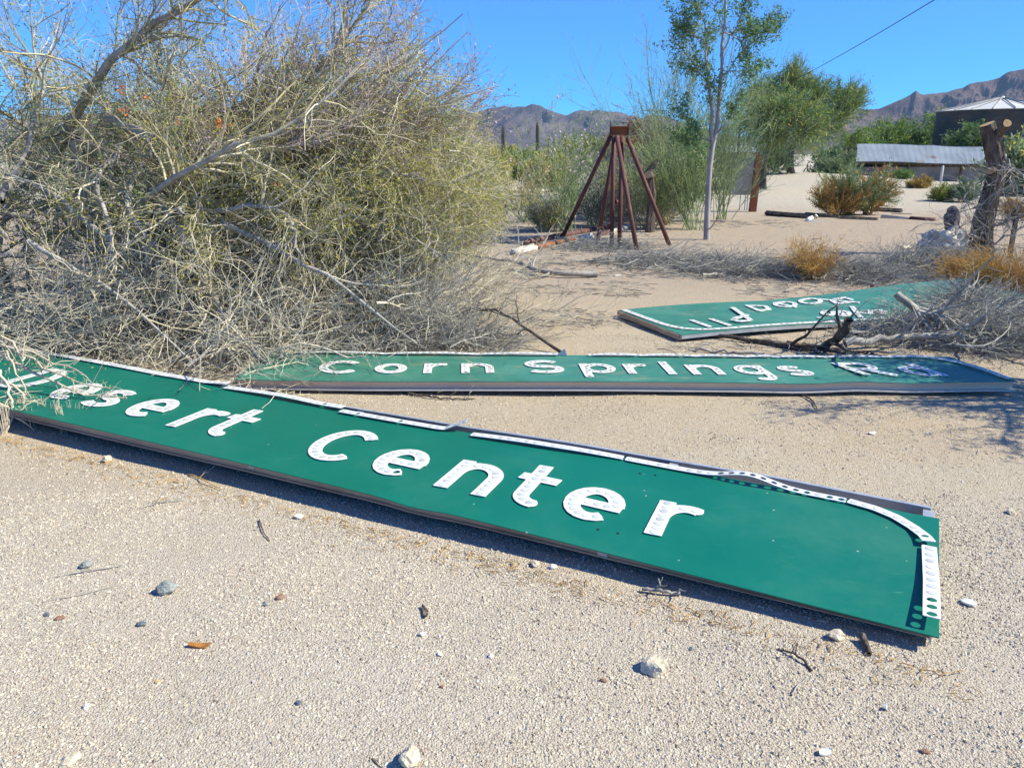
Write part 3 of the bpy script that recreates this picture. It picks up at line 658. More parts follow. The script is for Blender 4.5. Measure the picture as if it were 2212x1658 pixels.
P1 = np.concatenate([P1, np.stack(pts, 1)]); R1 = np.concatenate([R1, rg.uniform(.007, .014, n)[:, None] * np.linspace(1, .4, 8)])
def photo(P):                                       # point -> photo units
    v = P - np.array([0, 0, CAMH]); c, s_ = math.cos(PITCH), math.sin(PITCH)
    f_ = v[..., 1] * c - v[..., 2] * s_; u = v[..., 1] * s_ + v[..., 2] * c
    f_ = np.maximum(f_, .05)
    return 1106 + FPX * v[..., 0] / f_, 829 - FPX * u / f_
edge_y = [-400, 0, 30, 90, 150, 200, 260, 330, 400, 470, 520, 560, 620, 690, 740, 900]
edge_x = [820, 890, 970, 985, 1030, 1075, 1045, 1085, 1105, 1110, 1090, 1040, 940, 850, 720, 640]
def inside(P, R, slack=0):
    """the crown's outline, so that no branch strays outside it"""
    x, y = photo(P[:, -1]); lim = np.interp(y, edge_y, edge_x) + slack
    front = P[:, -1, 1] > np.interp(P[:, -1, 0], [-6, -3.0, -1.2, 0], [5.75, 5.45, 5.75, 6.0]) - .12 * (P[:, -1, 2] > .5)
    front &= ~((y > np.interp(x, [0, 170, 500, 620, 900], [735, 765, 825, 800, 745])) & (P[:, -1, 2] < .2))
    return P[(x < lim) & front], R[(x < lim) & front]
P1, R1 = inside(P1, R1, -25)
LP = np.concatenate([resample(p, 10)[None] for p in list(P0) + list(P1)]); LR = np.concatenate([R0, np.stack([np.interp(np.linspace(0, 7, 10), range(8), r) for r in R1])])
thick('limb', P0, R0, M['bark'], T, 8)
thick('branch', P1, R1, M['bark'], T, 6)
PB, RB = grow(rg, LP, LR, 3000, (.35, .9), (.15, 1), .6, 8, .22, -.015, .55, .4, (.06, -.02, -.02), .011)
PB, RB = inside(PB, RB, 0)
lo = PB[:, -1, 2] < 1.75
PU, RU = grow(rg, LP[LP[:, -1, 2] > 1.5], LR[LP[:, -1, 2] > 1.5], 560, (.5, 1.1), (.3, 1), .5, 8, .17, .03, .5, .35, (.12, 0, .28), .010)
PU, RU = inside(PU, RU, 40)
xk, yk = photo(PU[:, -1]); kp = rg.random(len(PU)) > np.clip((300 - yk) / 420, 0, .62); PU, RU = PU[kp], RU[kp]
V_, F_ = join([tubes(PB[~lo], RB[~lo], 4), tubes(PU, RU, 4)]); tg = newmesh('twigs', V_, F_, M['twig_olive'], T)
V_, F_ = tubes(PB[lo], RB[lo], 4); newmesh('twigs', V_, F_, M['twig'], T)
PC, RC = grow(rg, PB, RB, 42000, (.15, .45), (.1, 1), .65, 6, .26, -.01, .6, .4, (.05, 0, 0), .0045)
RC = np.maximum(RC * np.where(PC[:, 0, 2:3] > 1.1, .72, 1.), .0014); PC, RC = inside(PC, RC, 15)
xk, yk = photo(PC[:, -1]); dn = np.array([noise.noise(Vector((float(a), float(b) * .9, float(c) * 1.4)) * 2.2) for a, b, c in PC[:, 0]])
kp = rg.random(len(PC)) > np.clip((400 - yk) / 330, 0, np.where(xk < 480, .22, .58)) * (1.0 + 1.6 * dn); PC, RC = PC[kp], RC[kp]
PD, RD = grow(rg, PU, RU, 10500, (.15, .42), (.15, 1), .5, 5, .14, .03, .6, .4, (.03, 0, .15), .0040)
RD = np.maximum(RD, .0015); PD, RD = inside(PD, RD, 70)
xk, yk = photo(PD[:, -1]); dn = np.array([noise.noise(Vector((float(a), float(b), float(c))) * 2.4) for a, b, c in PD[:, 0]])
kp = rg.random(len(PD)) > np.clip((330 - yk) / 300, 0, .62) * (1 + 2.2 * dn); PD, RD = PD[kp], RD[kp]
hz = PC[:, -1, 2]; sel = rg.random(len(PC)) < np.clip((hz - .55) / .7, .10, .80)
V_, F_ = tubes(PC[sel], RC[sel], 3); newmesh('fine_twigs', V_, F_, M['twig_olive'], T)
V_, F_ = tubes(PC[~sel], RC[~sel], 3); newmesh('fine_twigs', V_, F_, M['twig'], T)
V_, F_ = tubes(PD, RD, 3); newmesh('fine_twigs', V_, F_, M['twig_purple'], T)
xC, yC = photo(PC[:, -1]); pn = np.array([noise.noise(Vector((float(a), float(b), float(c))) * 1.6) for a, b, c in PC[:, 0]]); left = ((xC < 420 + rg.normal(0, 60, len(xC))) & (yC < 420)) | (pn > .28)
bare = (pn < -.05) & (rg.random(len(pn)) < .45) & ~((xC < 500) & (yC < 420))
up = PC[:, -1, 2] > .55
V_, F_ = join([leaves(rg, PC[up & ~left & ~bare], 90000, (.013, .038), .38, .1, .02)]); newmesh('leaves', V_, F_, M['leaf_olive'], T)
V_, F_ = leaves(rg, PC[left & ~bare], 52000, (.015, .052), .24, .1, .03); newmesh('leaves', V_, F_, M['leaf_blue'], T)
V_, F_ = leaves(rg, PC[~up], 14000, (.010, .026), .4, .1, .02); newmesh('leaves', V_, F_, M['leaf_olive'], T)
xD, yD = photo(PD[:, -1]); sd_ = (yD < 330) & (xD > 380)
V_, F_ = leaves(rg, PD[sd_], 17000, (.011, .030), .6, .3, .015); newmesh('seed_heads', V_, F_, M['seed'], T)
V_, F_ = leaves(rg, PD[~sd_], 12000, (.012, .036), .35, .1, .02); newmesh('leaves', V_, F_, M['leaf_olive'], T)
def blobs(name, cs, Y, spread, n, size, mat, parent):
    parts = []
    for (x, y) in cs:
        c = At(x, y, Y); q = np.repeat((c + rg.normal(size=(8, 1, 3)) * spread * .6), 2, axis=1)
        parts.append(leaves(rg, q, n, size, .5, 0, spread * .5))
    V, F = join(parts); return newmesh(name, V, F, mat, parent)
for x, y in [(262, 186), (266, 238), (316, 210), (385, 262), (600, 399), (470, 262), (493, 272)]:
    blobs('orange_flower', [(x, y)], 6.25, .022, 12, (.012, .040), M['orange'], T)
blobs('yellow_flowers', [(405, 305), (435, 300), (450, 290), (490, 300), (490, 320), (455, 290)], 7.0, .05, 16, (.015, .04), M['yellow'], T)
blobs('yellow_flowers', [(rg.uniform(0, 700), rg.uniform(480, 700)) for _ in range(40)], 6.0, .05, 4, (.012, .03), M['yellow'], T)
finish(T)

# ---- dead brush under and before it (a heap of cut branches)
def heap(name, label, centre, size, n1, n2, n3, mats, seed, rad=.008, dirn=None, L1=(.5, 1.2), K1=7, fine=.0028, spread=.5, extra=None, group=None, zlift=1., vz=(.12, .22), zf=1.):
    r = np.random.default_rng(seed); c = np.array(centre, float); s = np.array(size, float)
    T_ = empty(name, (c[0], c[1], 0), label, 'brush pile', group)
    p0 = c + r.normal(size=(n1, 3)) * s * .5 * np.array([1, 1, 0]); p0[:, 2] = np.abs(r.normal(size=n1)) * s[2] * .5 + .02
    a = r.uniform(0, 2 * math.pi, n1) if dirn is None else r.normal(dirn, .8, n1)
    d = unit(np.stack([np.cos(a), np.sin(a), r.normal(vz[0], vz[1], n1) * zlift], 1)); l = r.uniform(*L1, n1)[:, None] / (K1 - 1)
    p = p0 - d * l * (K1 - 1) * .5; p[:, 2] = np.maximum(p[:, 2], .012); pts = [p]
    for _ in range(K1 - 1):
        d = unit(d + r.normal(size=d.shape) * .2 + np.array([0, 0, -.04])); p = p + d * l; p[:, 2] = np.maximum(p[:, 2], .012); pts.append(p)
    P = np.stack(pts, 1); R = r.uniform(.45, 1.1, n1)[:, None] * rad * np.linspace(1, .4, K1)
    if extra is not None: P = np.concatenate([P, extra[0]]); R = np.concatenate([R, extra[1]])
    P = P.copy(); P[..., 2] *= zf; V, F = tubes(P, R, 5); newmesh('branches', V, F, mats[0], T_)
    P2, R2 = grow(r, P, R, n2, (.2, .6), (.1, 1), spread, 6, .2, -.02, .6, .4, None, .006)
    P2[..., 2] *= zf; V, F = tubes(P2, R2, 4); newmesh('twigs', V, F, mats[1], T_)
    P3, R3 = grow(r, P2, R2, n3, (.10, .35), (.1, 1), .6, 5, .22, -.02, .7, .5, None, fine * 1.4)
    R3 = np.maximum(R3, fine * .55); P3[..., 2] *= zf; V, F = tubes(P3, R3, 3); newmesh('fine_twigs', V, F, mats[2], T_)
    return T_, P2, P3
def pile_at(px, py, wpx, h, depth):
    g = G(px, py); return (g[0], g[1] + depth * .5, 0), (wpx * mpp(g[1]) * .5, depth * .5, h)
TW = (M['twig'], M['twig'], M['twig']); TG = (M['twig_grey'], M['twig_grey'], M['twig_grey'])
h1, _, _ = heap('brush_pile', 'tangled heap of cut grey branches at the foot of the big left tree', (-2.9, 6.25, 0), (1.9, .55, .55), 260, 2200, 7500, TW, 21, .010, dirn=-.35, L1=(.7, 1.6)); finish(h1)
h1, _, _ = heap('brush_pile', 'spray of fine grey twigs lying on the gravel behind the word Corn', (-.78, 6.45, 0), (.55, .30, .16), 70, 600, 2600, TG, 22, .007, dirn=-.1, L1=(.4, 1.0)); finish(h1)
h1, _, _ = heap('brush_pile', 'dry branches sprawling over the left end of the middle sign', (-1.75, 5.45, 0), (.35, .3, .35), 26, 150, 380, TW, 23, .010, dirn=-.9, L1=(.6, 1.1)); finish(h1)
h1, _, _ = heap('brush_pile', 'low band of grey twigs under the right skirt of the left tree', (-1.1, 8.2, 0), (1.1, .9, .22), 110, 900, 3600, TW, 24, .009, dirn=0); finish(h1)

# pale thorny branch over the left end of the near sign
rb = np.random.default_rng(31)
B = empty('thorny_branch', tuple(G(60, 780)), 'pale thorny cut branch hanging over the left end of the Desert Center sign', 'branch')
bp = [([(-90, 700, 4.9), (0, 775, 4.75), (80, 805, 4.62), (150, 835, 4.55), (190, 850, 4.5), (275, 862, 4.5)], .013, .003), ([(-60, 690, 4.8), (20, 740, 4.75), (110, 800, 4.6), (165, 822, 4.5), (240, 838, 4.45)], .010, .003),
      ([(-60, 800, 4.6), (20, 830, 4.5), (60, 880, 4.4), (120, 900, 4.35), (175, 890, 4.3), (232, 840, 4.3)], .011, .002), ([(0, 800, 4.5), (30, 870, 4.35), (22, 930, 4.25), (10, 958, 4.2)], .010, .004),
      ([(-40, 740, 4.7), (30, 780, 4.6), (50, 830, 4.5), (45, 900, 4.4)], .008, .003), ([(100, 880, 4.35), (118, 905, 4.3), (135, 935, 4.25), (146, 952, 4.2)], .008, .002),
      ([(-80, 850, 4.4), (0, 870, 4.35), (40, 905, 4.3), (75, 930, 4.28)], .010, .003), ([(40, 800, 4.5), (50, 770, 4.5), (45, 740, 4.5)], .006, .002), ([(-60, 730, 4.9), (60, 760, 4.8), (150, 790, 4.7), (200, 830, 4.6)], .008, .002)]
Pb, Rb = limbset([(traced(p), a, b) for p, a, b in bp], 12); Pb = wiggle(rb, Pb, .010)
pb = island('pale_branch', [(.50, .42, .30), (.60, .51, .38), (.44, .37, .27)], .85, .1)
thick('branches', Pb, Rb, pb, B, 6)
Pc, Rc = grow(rb, Pb, Rb, 60, (.08, .30), (.1, 1), .6, 6, .22, -.01, .6, .35, None, .004, zmin=.13)
V_, F_ = tubes(Pc, Rc, 4); newmesh('twigs', V_, F_, pb, B)
Pd, Rd = grow(rb, np.concatenate([resample(p, 6)[None] for p in Pb]), np.full((len(Pb), 6), .004), 450, (.02, .04), (0, 1), .8, 3, .1, 0, .5, .3, None, .0016, zmin=.13)
V_, F_ = tubes(Pd, Rd, 3); newmesh('thorns', V_, F_, pb, B)
V_, F_ = leaves(rb, Pc, 160, (.008, .02), .4, .2, .02); newmesh('leaves', V_, F_, M['leaf_olive'], B)
finish(B)

# ---- generic small trees and bushes
def fan(r, c, n, L, spread, up=1., K=6, wob=.08, g=0., rad=.006, taper=.3, cone=None):
    d = unit(np.stack([r.normal(0, spread, n), r.normal(0, spread, n), np.full(n, up)], 1)); p = np.array(c, float) + r.normal(size=(n, 3)) * np.array([.06, .06, 0]) * L[1]
    l = r.uniform(*L, n)[:, None] / (K - 1); pts = [p]
    for _ in range(K - 1): d = unit(d + r.normal(size=d.shape) * wob + np.array([0, 0, g])); p = p + d * l; p[:, 2] = np.maximum(p[:, 2], .02); pts.append(p)
    return np.stack(pts, 1), r.uniform(.6, 1.2, n)[:, None] * rad * np.linspace(1, taper, K)
def bush(name, label, cat, base_, hgt, wid, mats, seed, n=(26, 260, 900), nl=1500, leaf=(.02, .05), group=None, rad=.008, up=1., g=0., asp=.4, leafmat=None, stemname='stems', minr=.0016, leafmat2=None):
    r = np.random.default_rng(seed); b_ = np.array(base_, float)
    T_ = empty(name, b_, label, cat, group)
    P, R = fan(r, b_, n[0], (hgt * .6, hgt * 1.05), wid / hgt * .5 * up, up, rad=rad, g=g)
    V, F = tubes(P, R, 5); newmesh(stemname, V, F, mats[0], T_)
    P2, R2 = grow(r, P, R, n[1], (hgt * .2, hgt * .5), (.15, 1), .32, 5, .1, .02, .6, .4, (0, 0, .12), rad)
    R2 = np.maximum(R2, minr * 1.3); V, F = tubes(P2, R2, 3); newmesh('twigs', V, F, mats[1], T_)
    P3, R3 = grow(r, P2, R2, n[2], (hgt * .08, hgt * .22), (.1, 1), .4, 4, .12, .02, .7, .5, (0, 0, .1), rad)
    R3 = np.maximum(R3, minr); V, F = tubes(P3, R3, 3); newmesh('fine_twigs', V, F, mats[1], T_)
    if nl and leafmat:
        V, F = leaves(r, P3, nl, leaf, asp, .1, leaf[1] * .5); newmesh('foliage', V, F, leafmat, T_)
    if nl and leafmat2:
        V, F = leaves(r, P3, nl // 2, leaf, asp, .1, leaf[1] * .5); newmesh('foliage', V, F, leafmat2, T_)
    return T_, P, P2, P3
def crown_tree(name, label, base_, trunk, lobes, mats, seed, nl=4000, leaf=(.08, .2), asp=.3, group=None, tufts=60, cat='tree', minr=.01, tl=(.5, 1.2), droop=0., leafmat2=None, upb=.35, nl2=None):
    """trunk: [(points, r0, r1)]; lobes: [(centre, radii)] foliage masses built of fanned sprays with gaps between"""
    r = np.random.default_rng(seed); T_ = empty(name, base_, label, cat, group)
    P, R = limbset(trunk, 8); P = wiggle(r, P, .01 * np.linalg.norm(P[0, -1] - P[0, 0])); thick('trunk', P, R, mats[0], T_, 8)
    tops = P[:, -1]; sp = []; 
    for (c, rd) in lobes:
        c = np.array(c, float); rd = np.array(rd, float)
        q = unit(r.normal(size=(tufts, 3))) * (r.uniform(0, 1, (tufts, 1)) ** .45) * rd
        j = np.argmin(np.linalg.norm(P[:, :, :] - c, axis=2).reshape(-1)); src = P.reshape(-1, 3)[j]
        for e in q: sp.append((c + e, unit(e / rd * .8 + np.array([0, 0, upb]) + r.normal(size=3) * .25), src))
    tip = np.array([a for a, _, _ in sp]); d = np.array([b for _, b, _ in sp]); src = np.array([c for _, _, c in sp])
    k = max(6, len(sp) // 5); ii = r.choice(len(sp), k, replace=False)
    LB = np.stack([resample(np.array([src[i], src[i] * .5 + tip[i] * .5 + np.array([0, 0, .12]) * np.linalg.norm(tip[i] - src[i]), tip[i]]), 6) for i in ii])
    V, F = tubes(LB, np.full((k, 6), 1.) * np.linspace(1, .4, 6) * R[0, -1] * .6, 5); newmesh('branches', V, F, mats[0], T_)
    n = len(sp); L = r.uniform(*tl, n)[:, None] / 4; pts = [tip - d * L * 1.5]; p = pts[0]
    for _ in range(4): d = unit(d + r.normal(size=d.shape) * .12 + np.array([0, 0, -droop])); p = p + d * L; pts.append(p)
    PT = np.stack(pts, 1); V, F = tubes(PT, np.full((n, 5), minr * 1.3) * np.linspace(1.2, .5, 5), 3); newmesh('twigs', V, F, mats[1], T_)
    P3, R3 = grow(r, PT, np.full((n, 5), minr), n * 9, (tl[0] * .3, tl[1] * .5), (.1, 1), .35, 4, .1, .02 - droop, 1, .5, (0, 0, .1), 1, zmin=None)
    V, F = tubes(P3, R3, 3); newmesh('twigs', V, F, mats[1], T_)
    V, F = leaves(r, P3, nl, leaf, asp, .1, leaf[1] * .4, .3); newmesh('foliage', V, F, mats[2], T_)
    if leafmat2: V, F = leaves(r, P3, nl2 or nl // 2, leaf, asp, .1, leaf[1] * .4, .3); newmesh('foliage', V, F, leafmat2, T_)
    return finish(T_)

# slim pale-trunked tree right of centre
r_ = np.random.default_rng(51); Yt = 14.5
T = empty('slim_tree', tuple(G(1527, 520)), 'tall slim tree with smooth pale forked trunk and sparse dark leaves', 'tree')
Ptr = [(traced([(1526, 522, Yt), (1528, 450, Yt), (1532, 370, Yt), (1540, 310, Yt), (1553, 260, Yt), (1552, 215, Yt), (1560, 150, Yt), (1559, 90, Yt), (1568, 40, Yt), (1566, -40, Yt)]), .056, .016)]
M['pale_bark'] = mottled('pale_smooth_bark', [(.20, .18, .17), (.36, .33, .31), (.47, .44, .42)], 5, .8, 0, .2, .3, .006, (1, 1, .3)); thick('trunk', *limbset(Ptr, 14), M['pale_bark'], T, 10)
br = [([(1540, 312, Yt), (1534, 270, Yt), (1539, 220, 14.4), (1530, 160, 14.3), (1528, 100, 14.2), (1512, 20, 14.2)], .038, .011), ([(1541, 305, Yt), (1565, 275, 14.4), (1585, 240, 14.4), (1590, 200, 14.3)], .018, .006), ([(1538, 310, Yt), (1510, 290, 14.6), (1490, 260, 14.6), (1480, 225, 14.6)], .018, .006),
      ([(1535, 345, Yt), (1505, 330, 14.4), (1490, 290, 14.3)], .014, .005), ([(1550, 180, Yt), (1590, 130, 14.4), (1630, 90, 14.4), (1655, 60, 14.4)], .018, .005), ([(1540, 190, Yt), (1505, 150, 14.6), (1480, 110, 14.6), (1465, 85, 14.6)], .016, .005),
      ([(1556, 120, Yt), (1590, 60, 14.6), (1610, 20, 14.6), (1625, -20, 14.6)], .016, .005), ([(1552, 150, Yt), (1600, 160, 14.3), (1640, 150, 14.2)], .012, .004), ([(1530, 100, 14.3), (1490, 70, 14.3), (1465, 30, 14.3)], .014, .004), ([(1562, 60, Yt), (1540, 20, 14.4), (1530, -30, 14.4)], .014, .005), ([(1562, 70, Yt), (1600, 90, 14.7), (1640, 60, 14.7), (1665, 50, 14.7)], .012, .004),
      ([(1528, 500, Yt), (1550, 470, 14.3), (1575, 430, 14.2), (1592, 400, 14.2)], .012, .005)]
Pl, Rl = limbset([(traced(p), a, b) for p, a, b in br], 10); Pl = wiggle(r_, Pl, .02); thick('branch', Pl, Rl, M['pale_bark'], T, 6)
Pm, Rm = grow(r_, Pl[:-1], Rl[:-1], 210, (.2, .55), (.3, 1), .6, 5, .15, .0, .6, .4, None, .006)
V_, F_ = tubes(Pm, np.maximum(Rm, .003), 3); newmesh('twigs', V_, F_, M['twig_purple'], T)
V_, F_ = leaves(r_, Pm, 10500, (.035, .085), .34, .35, .05); newmesh('foliage', V_, F_, island('slim_tree_leaves', [(.07, .15, .05), (.12, .22, .07), (.19, .30, .11), (.24, .34, .13)], .7, .2, .35), T)
finish(T)

# feathery shrubs behind and beside the slim tree
gs = []
for i, (px, py, hp, wp, lab, mats_, lm, dd) in enumerate([
  (1445, 470, 330, 230, 'wispy grey-green shrub tree rising just left of the slim tree', ('twig_green', 'twig_green'), 'leaf_blue', 2.5),
  (1550, 474, 200, 80, 'feathery grey-green shrub between the slim tree and the rusty post', ('twig_green', 'twig_green'), 'leaf_blue', 2.0),
  (1495, 497, 180, 110, 'bushy green shrub at the foot of the slim tree', ('twig_green', 'twig_green'), 'leaf_green', 1.0),
  (1402, 494, 150, 150, 'dark green shrub behind the right leg of the rusty pipe stand', ('twig_olive', 'twig_green'), 'leaf_olive', 2.0)]):
    g = G(px, py); g[1] += 0; hh = hp * mpp(g[1]); ww = wp * mpp(g[1])
    t_, _, _, _ = bush('desert_shrub', lab, 'shrub', g, hh, ww, (M[mats_[0]], M[mats_[1]]), 60 + i, (20, 230, 1150), 2600, (.03, .09), 'green shrubs around the slim tree', .012, 1., .0, .22, M[lm], minr=.0035)
    finish(t_)

for i, (px, py, hp, wp, lm, lab) in enumerate([(1285, 488, 95, 90, 'leaf_dark', 'dark olive shrub tangled in the brush behind the left legs of the pipe stand'), (1435, 485, 110, 110, 'leaf_dark', 'dark tangled shrub between the pipe stand and the slim tree'), (1180, 500, 60, 90, 'leaf_olive', 'low olive shrub left of the fan of green stems')]):
    g = G(px, py); t_, _, _, _ = bush('desert_shrub', lab, 'shrub', g, hp * mpp(g[1]), wp * mpp(g[1]), (M['twig_olive'], M['twig_grey']), 170 + i, (26, 320, 1500), 2400, (.03, .08), 'dark shrubs around the pipe stand', .012, .8, .0, .3, M[lm], minr=.0035); finish(t_)
# willow-like bush with pale pink blossoms left of the pipe stand
g = G(1222, 500)
T, Pa, Pb2, Pc2 = bush('flowering_shrub', 'fan of slender green stems with pale pink blossoms left of the rusty pipe stand', 'shrub', g, 1.95, 1.6, (M['twig_green'], M['twig_green']), 71, (20, 130, 500), 1300, (.03, .07), None, .014, 1., .0, .25, M['leaf_green'], minr=.003)
rr_ = np.random.default_rng(5); tips = Pb2[Pb2[:, -1, 2] > 1.25]
V_, F_ = leaves(rr_, tips, 420, (.03, .06), .7, .6, .05); newmesh('blossoms', V_, F_, M['blossom'], T); finish(T)
g = G(1135, 480)
T, Pa, Pb2, Pc2 = bush('flowering_shrub', 'smaller wispy bush with pink blossoms beside the left tree skirt', 'shrub', g, 1.35, 1.3, (M['twig_green'], M['twig_olive']), 72, (18, 130, 700), 1500, (.03, .06), None, .010, 1., .0, .3, M['leaf_olive'], minr=.003)
V_, F_ = leaves(rr_, Pb2[Pb2[:, -1, 2] > .8], 160, (.03, .06), .7, .6, .05); newmesh('blossoms', V_, F_, M['blossom'], T); finish(T)

# far bushes and trees
far = [  # px, base py, top height px, width px, depth, leafmat, label
  (1262, 372, 60, 95, 34, 'leaf_lime', 'bright yellow-green bush far behind the flowering shrub'),
  (1325, 372, 70, 90, 36, 'leaf_tan', 'orange-brown dry tree behind the top of the rusty pipe stand'),
  (1385, 385, 105, 90, 33, 'leaf_tan', 'tall orange-brown dry bush right of the pipe stand top'),
  (1040, 385, 45, 120, 30, 'leaf_olive', 'low olive scrub beyond the right edge of the left tree'),
  (1130, 380, 38, 90, 33, 'leaf_green', 'low green scrub below the two dark upright cactus stems'),
  (1010, 372, 42, 110, 46, 'leaf_dark', 'dark olive scrub farthest left under the hills'),
  (1100, 366, 40, 110, 52, 'leaf_olive', 'tan olive scrub around the left cactus stem'),
  (1215, 368, 46, 110, 50, 'leaf_dark', 'dark green scrub under the hills left of the pipe stand'),
  (1300, 380, 40, 110, 40, 'leaf_olive', 'olive scrub seen between the legs of the pipe stand'),
  (1440, 372, 70, 120, 44, 'leaf_dark', 'dark green scrub right of the pipe stand below the hills'),
  (1190, 395, 38, 80, 30, 'leaf_olive', 'low tan-green scrub behind the flowering shrub'),
]
for i, (px, py, hp, wp, Y, lm, lab) in enumerate(far):
    c = At(px, py, Y); c[2] = max(0, c[2]); m_ = mpp(Y); top = hp * m_
    crown_tree('distant_bush', lab, c, [(np.array([c, c + (0.05, 0, top * .5)]), .06, .03)], [(c + (0, 0, top * .5), (wp * m_ * .5, wp * m_ * .4, top * .5))],
               (M['bark'], M['twig_tan'] if lm == 'leaf_tan' else M['twig_olive'], M[lm]), 80 + i, 3800, (.07, .18), .4, 'far scrub', 120, 'bush', .010, (.3, .7))
# the big palo verde with its leaning lobes
Y = 42; m_ = mpp(Y); bc = At(1708, 384, Y); bc[2] = gz(bc[0], bc[1]) - .05
A_ = lambda x, y, dy=0: At(x, y, Y + dy)
crown_tree('palo_verde_tree', 'big feathery green palo verde standing above the sandy path', bc,
  [(np.array([bc, A_(1706, 350), A_(1712, 310), A_(1730, 270)]), .22, .08), (np.array([A_(1707, 345), A_(1690, 300), A_(1670, 260)]), .14, .06), (np.array([A_(1712, 315), A_(1760, 285), A_(1800, 262)]), .12, .05)],
  [(A_(1712, 185), (22 * m_, 1.0, 26 * m_)), (A_(1682, 222), (36 * m_, 1.2, 26 * m_)), (A_(1752, 205), (16 * m_, .8, 14 * m_)), (A_(1805, 240), (34 * m_, 1.2, 26 * m_)), (A_(1772, 272), (44 * m_, 1.4, 24 * m_)), (A_(1830, 222), (20 * m_, .8, 14 * m_)),
   (A_(1672, 350), (38 * m_, 1.2, 36 * m_)), (A_(1640, 215), (22 * m_, 1, 26 * m_))],
  (M['bark_dark'], M['twig_green'], M['leaf_green']), 91, 9500, (.10, .30), .15, None, 95, 'tree', .013, (.6, 1.3), leafmat2=M['leaf_olive'], upb=.45)
Y = 36; m_ = mpp(Y)
b2 = A_(1650, 395, -6); b2[2] = gz(b2[0], b2[1])
crown_tree('palo_verde_tree', 'drooping straw-green palo verde in front of the big feathery one', b2,
  [(np.array([b2, A_(1652, 340, -6), A_(1668, 300, -6)]), .14, .06)],
  [(A_(1695, 252, -6), (46 * m_, 1.2, 20 * m_)), (A_(1650, 262, -6), (34 * m_, 1.2, 22 * m_)), (A_(1722, 275, -6), (30 * m_, 1.0, 18 * m_))],
  (M['bark_dark'], M['twig_green'], M['leaf_green']), 92, 6500, (.08, .26), .14, None, 150, 'tree', .011, (.6, 1.2), droop=.08, leafmat2=M['leaf_olive'])
for i, (px, topy, wp, hp, Y, lm, lm2, lab) in enumerate([
  (1850, 285, 80, 95, 62, 'leaf_green', 'leaf_lime', 'green tree just left of the tin roof'),
  (1915, 275, 90, 80, 66, 'leaf_green', 'leaf_lime', 'rounded green tree behind the left half of the tin roof'),
  (1975, 262, 90, 95, 70, 'leaf_dark', 'leaf_green', 'darker green tree behind the middle of the tin roof'),
  (2020, 250, 60, 100, 72, 'leaf_green', 'leaf_olive', 'thin olive tree against the left side of the water tank'),
  (2092, 290, 56, 40, 52, 'leaf_dark', 'leaf_green', 'small round dark green tree in front of the water tank'),
  (1802, 345, 80, 50, 48, 'leaf_dark', 'leaf_blue', 'dark shrubby tree at the left end of the tin-roofed shed'),
  (2200, 330, 60, 80, 30, 'leaf_blue', 'leaf_olive', 'hazy green bush behind the sawn trunk at the right edge')]):
    m_ = mpp(Y); bt = At(px, 331, Y); bt[2] = 0; c = At(px, topy + hp * .5, Y); c[2] = max(c[2], hp * m_ * .4)
    crown_tree('green_tree' if i < 6 else 'distant_bush', lab, bt, [(np.array([bt, (bt + c) / 2, c]), .12, .05)],
      [(c, (wp * m_ * .5, 1.6, hp * m_ * .5)), (c + np.array([wp * m_ * .2, 0, -hp * m_ * .15]), (wp * m_ * .3, 1.2, hp * m_ * .35))],
      (M['bark_dark'], M['twig_green'], M[lm]), 100 + i, 5500, (.12, .34), .3, 'trees beyond the shed' if i < 6 else None, 110, 'tree' if i < 6 else 'bush', .014, (.5, 1.3), leafmat2=M[lm2])

# bushes on the sandy path
def bsh(px, py, hp, wp, mats_, lm, lab, seed, lm2=None, nl=2600, n=(30, 420, 1900), leaf=(.03, .09), minr=.005, name='desert_bush', grp='low bushes on the sandy path'):
    g = G(px, py); g[2] = gz(g[0], g[1]); m_ = mpp(g[1])
    t_, _, _, _ = bush(name, lab, 'bush', g, hp * m_, wp * m_, (M[mats_[0]], M[mats_[1]]), seed, n, nl, leaf, grp, .012, .8, .0, .25, M[lm], minr=minr, leafmat2=M[lm2] if lm2 else None)
    return finish(t_)
bsh(1832, 466, 88, 130, ('twig_tan', 'twig_green'), 'leaf_blue', 'grey-green bush at the back of the half dried clump on the path', 120, 'leaf_green', 3500)
bsh(1805, 468, 62, 110, ('twig_tan', 'twig_tan'), 'leaf_tan', 'left dried brown bush in front of the grey-green one', 121)
bsh(1872, 466, 72, 90, ('twig_tan', 'twig_tan'), 'leaf_tan', 'right dried tan bush in front of the grey-green one', 122)
bsh(2035, 438, 30, 66, ('twig_tan', 'twig_green'), 'leaf_lime', 'rounded bush half green half tan on the path before the shed', 123, 'leaf_tan', 3000, leaf=(.05, .12), minr=.007)
bsh(1985, 416, 22, 80, ('twig_tan', 'twig_tan'), 'leaf_tan', 'tan bush behind and left of the half green one', 124, 'leaf_olive', leaf=(.05, .12), minr=.008)
bsh(1950, 402, 18, 60, ('twig_green', 'twig_green'), 'leaf_green', 'green weeds against the shed wall by the white post', 125, leaf=(.06, .14), minr=.010)
bsh(1815, 395, 42, 70, ('twig_green', 'twig_green'), 'leaf_blue', 'tall grey-green weeds left of the shed corner', 126, leaf=(.06, .14), minr=.010)
bsh(2085, 440, 40, 45, ('twig_green', 'twig_green'), 'leaf_blue', 'grey-green weeds just left of the sawn trunk', 127, leaf=(.05, .10), minr=.007)
bsh(2190, 480, 45, 70, ('twig_tan', 'twig_tan'), 'leaf_tan', 'dry orange weeds right of the sawn trunk', 128, minr=.004)

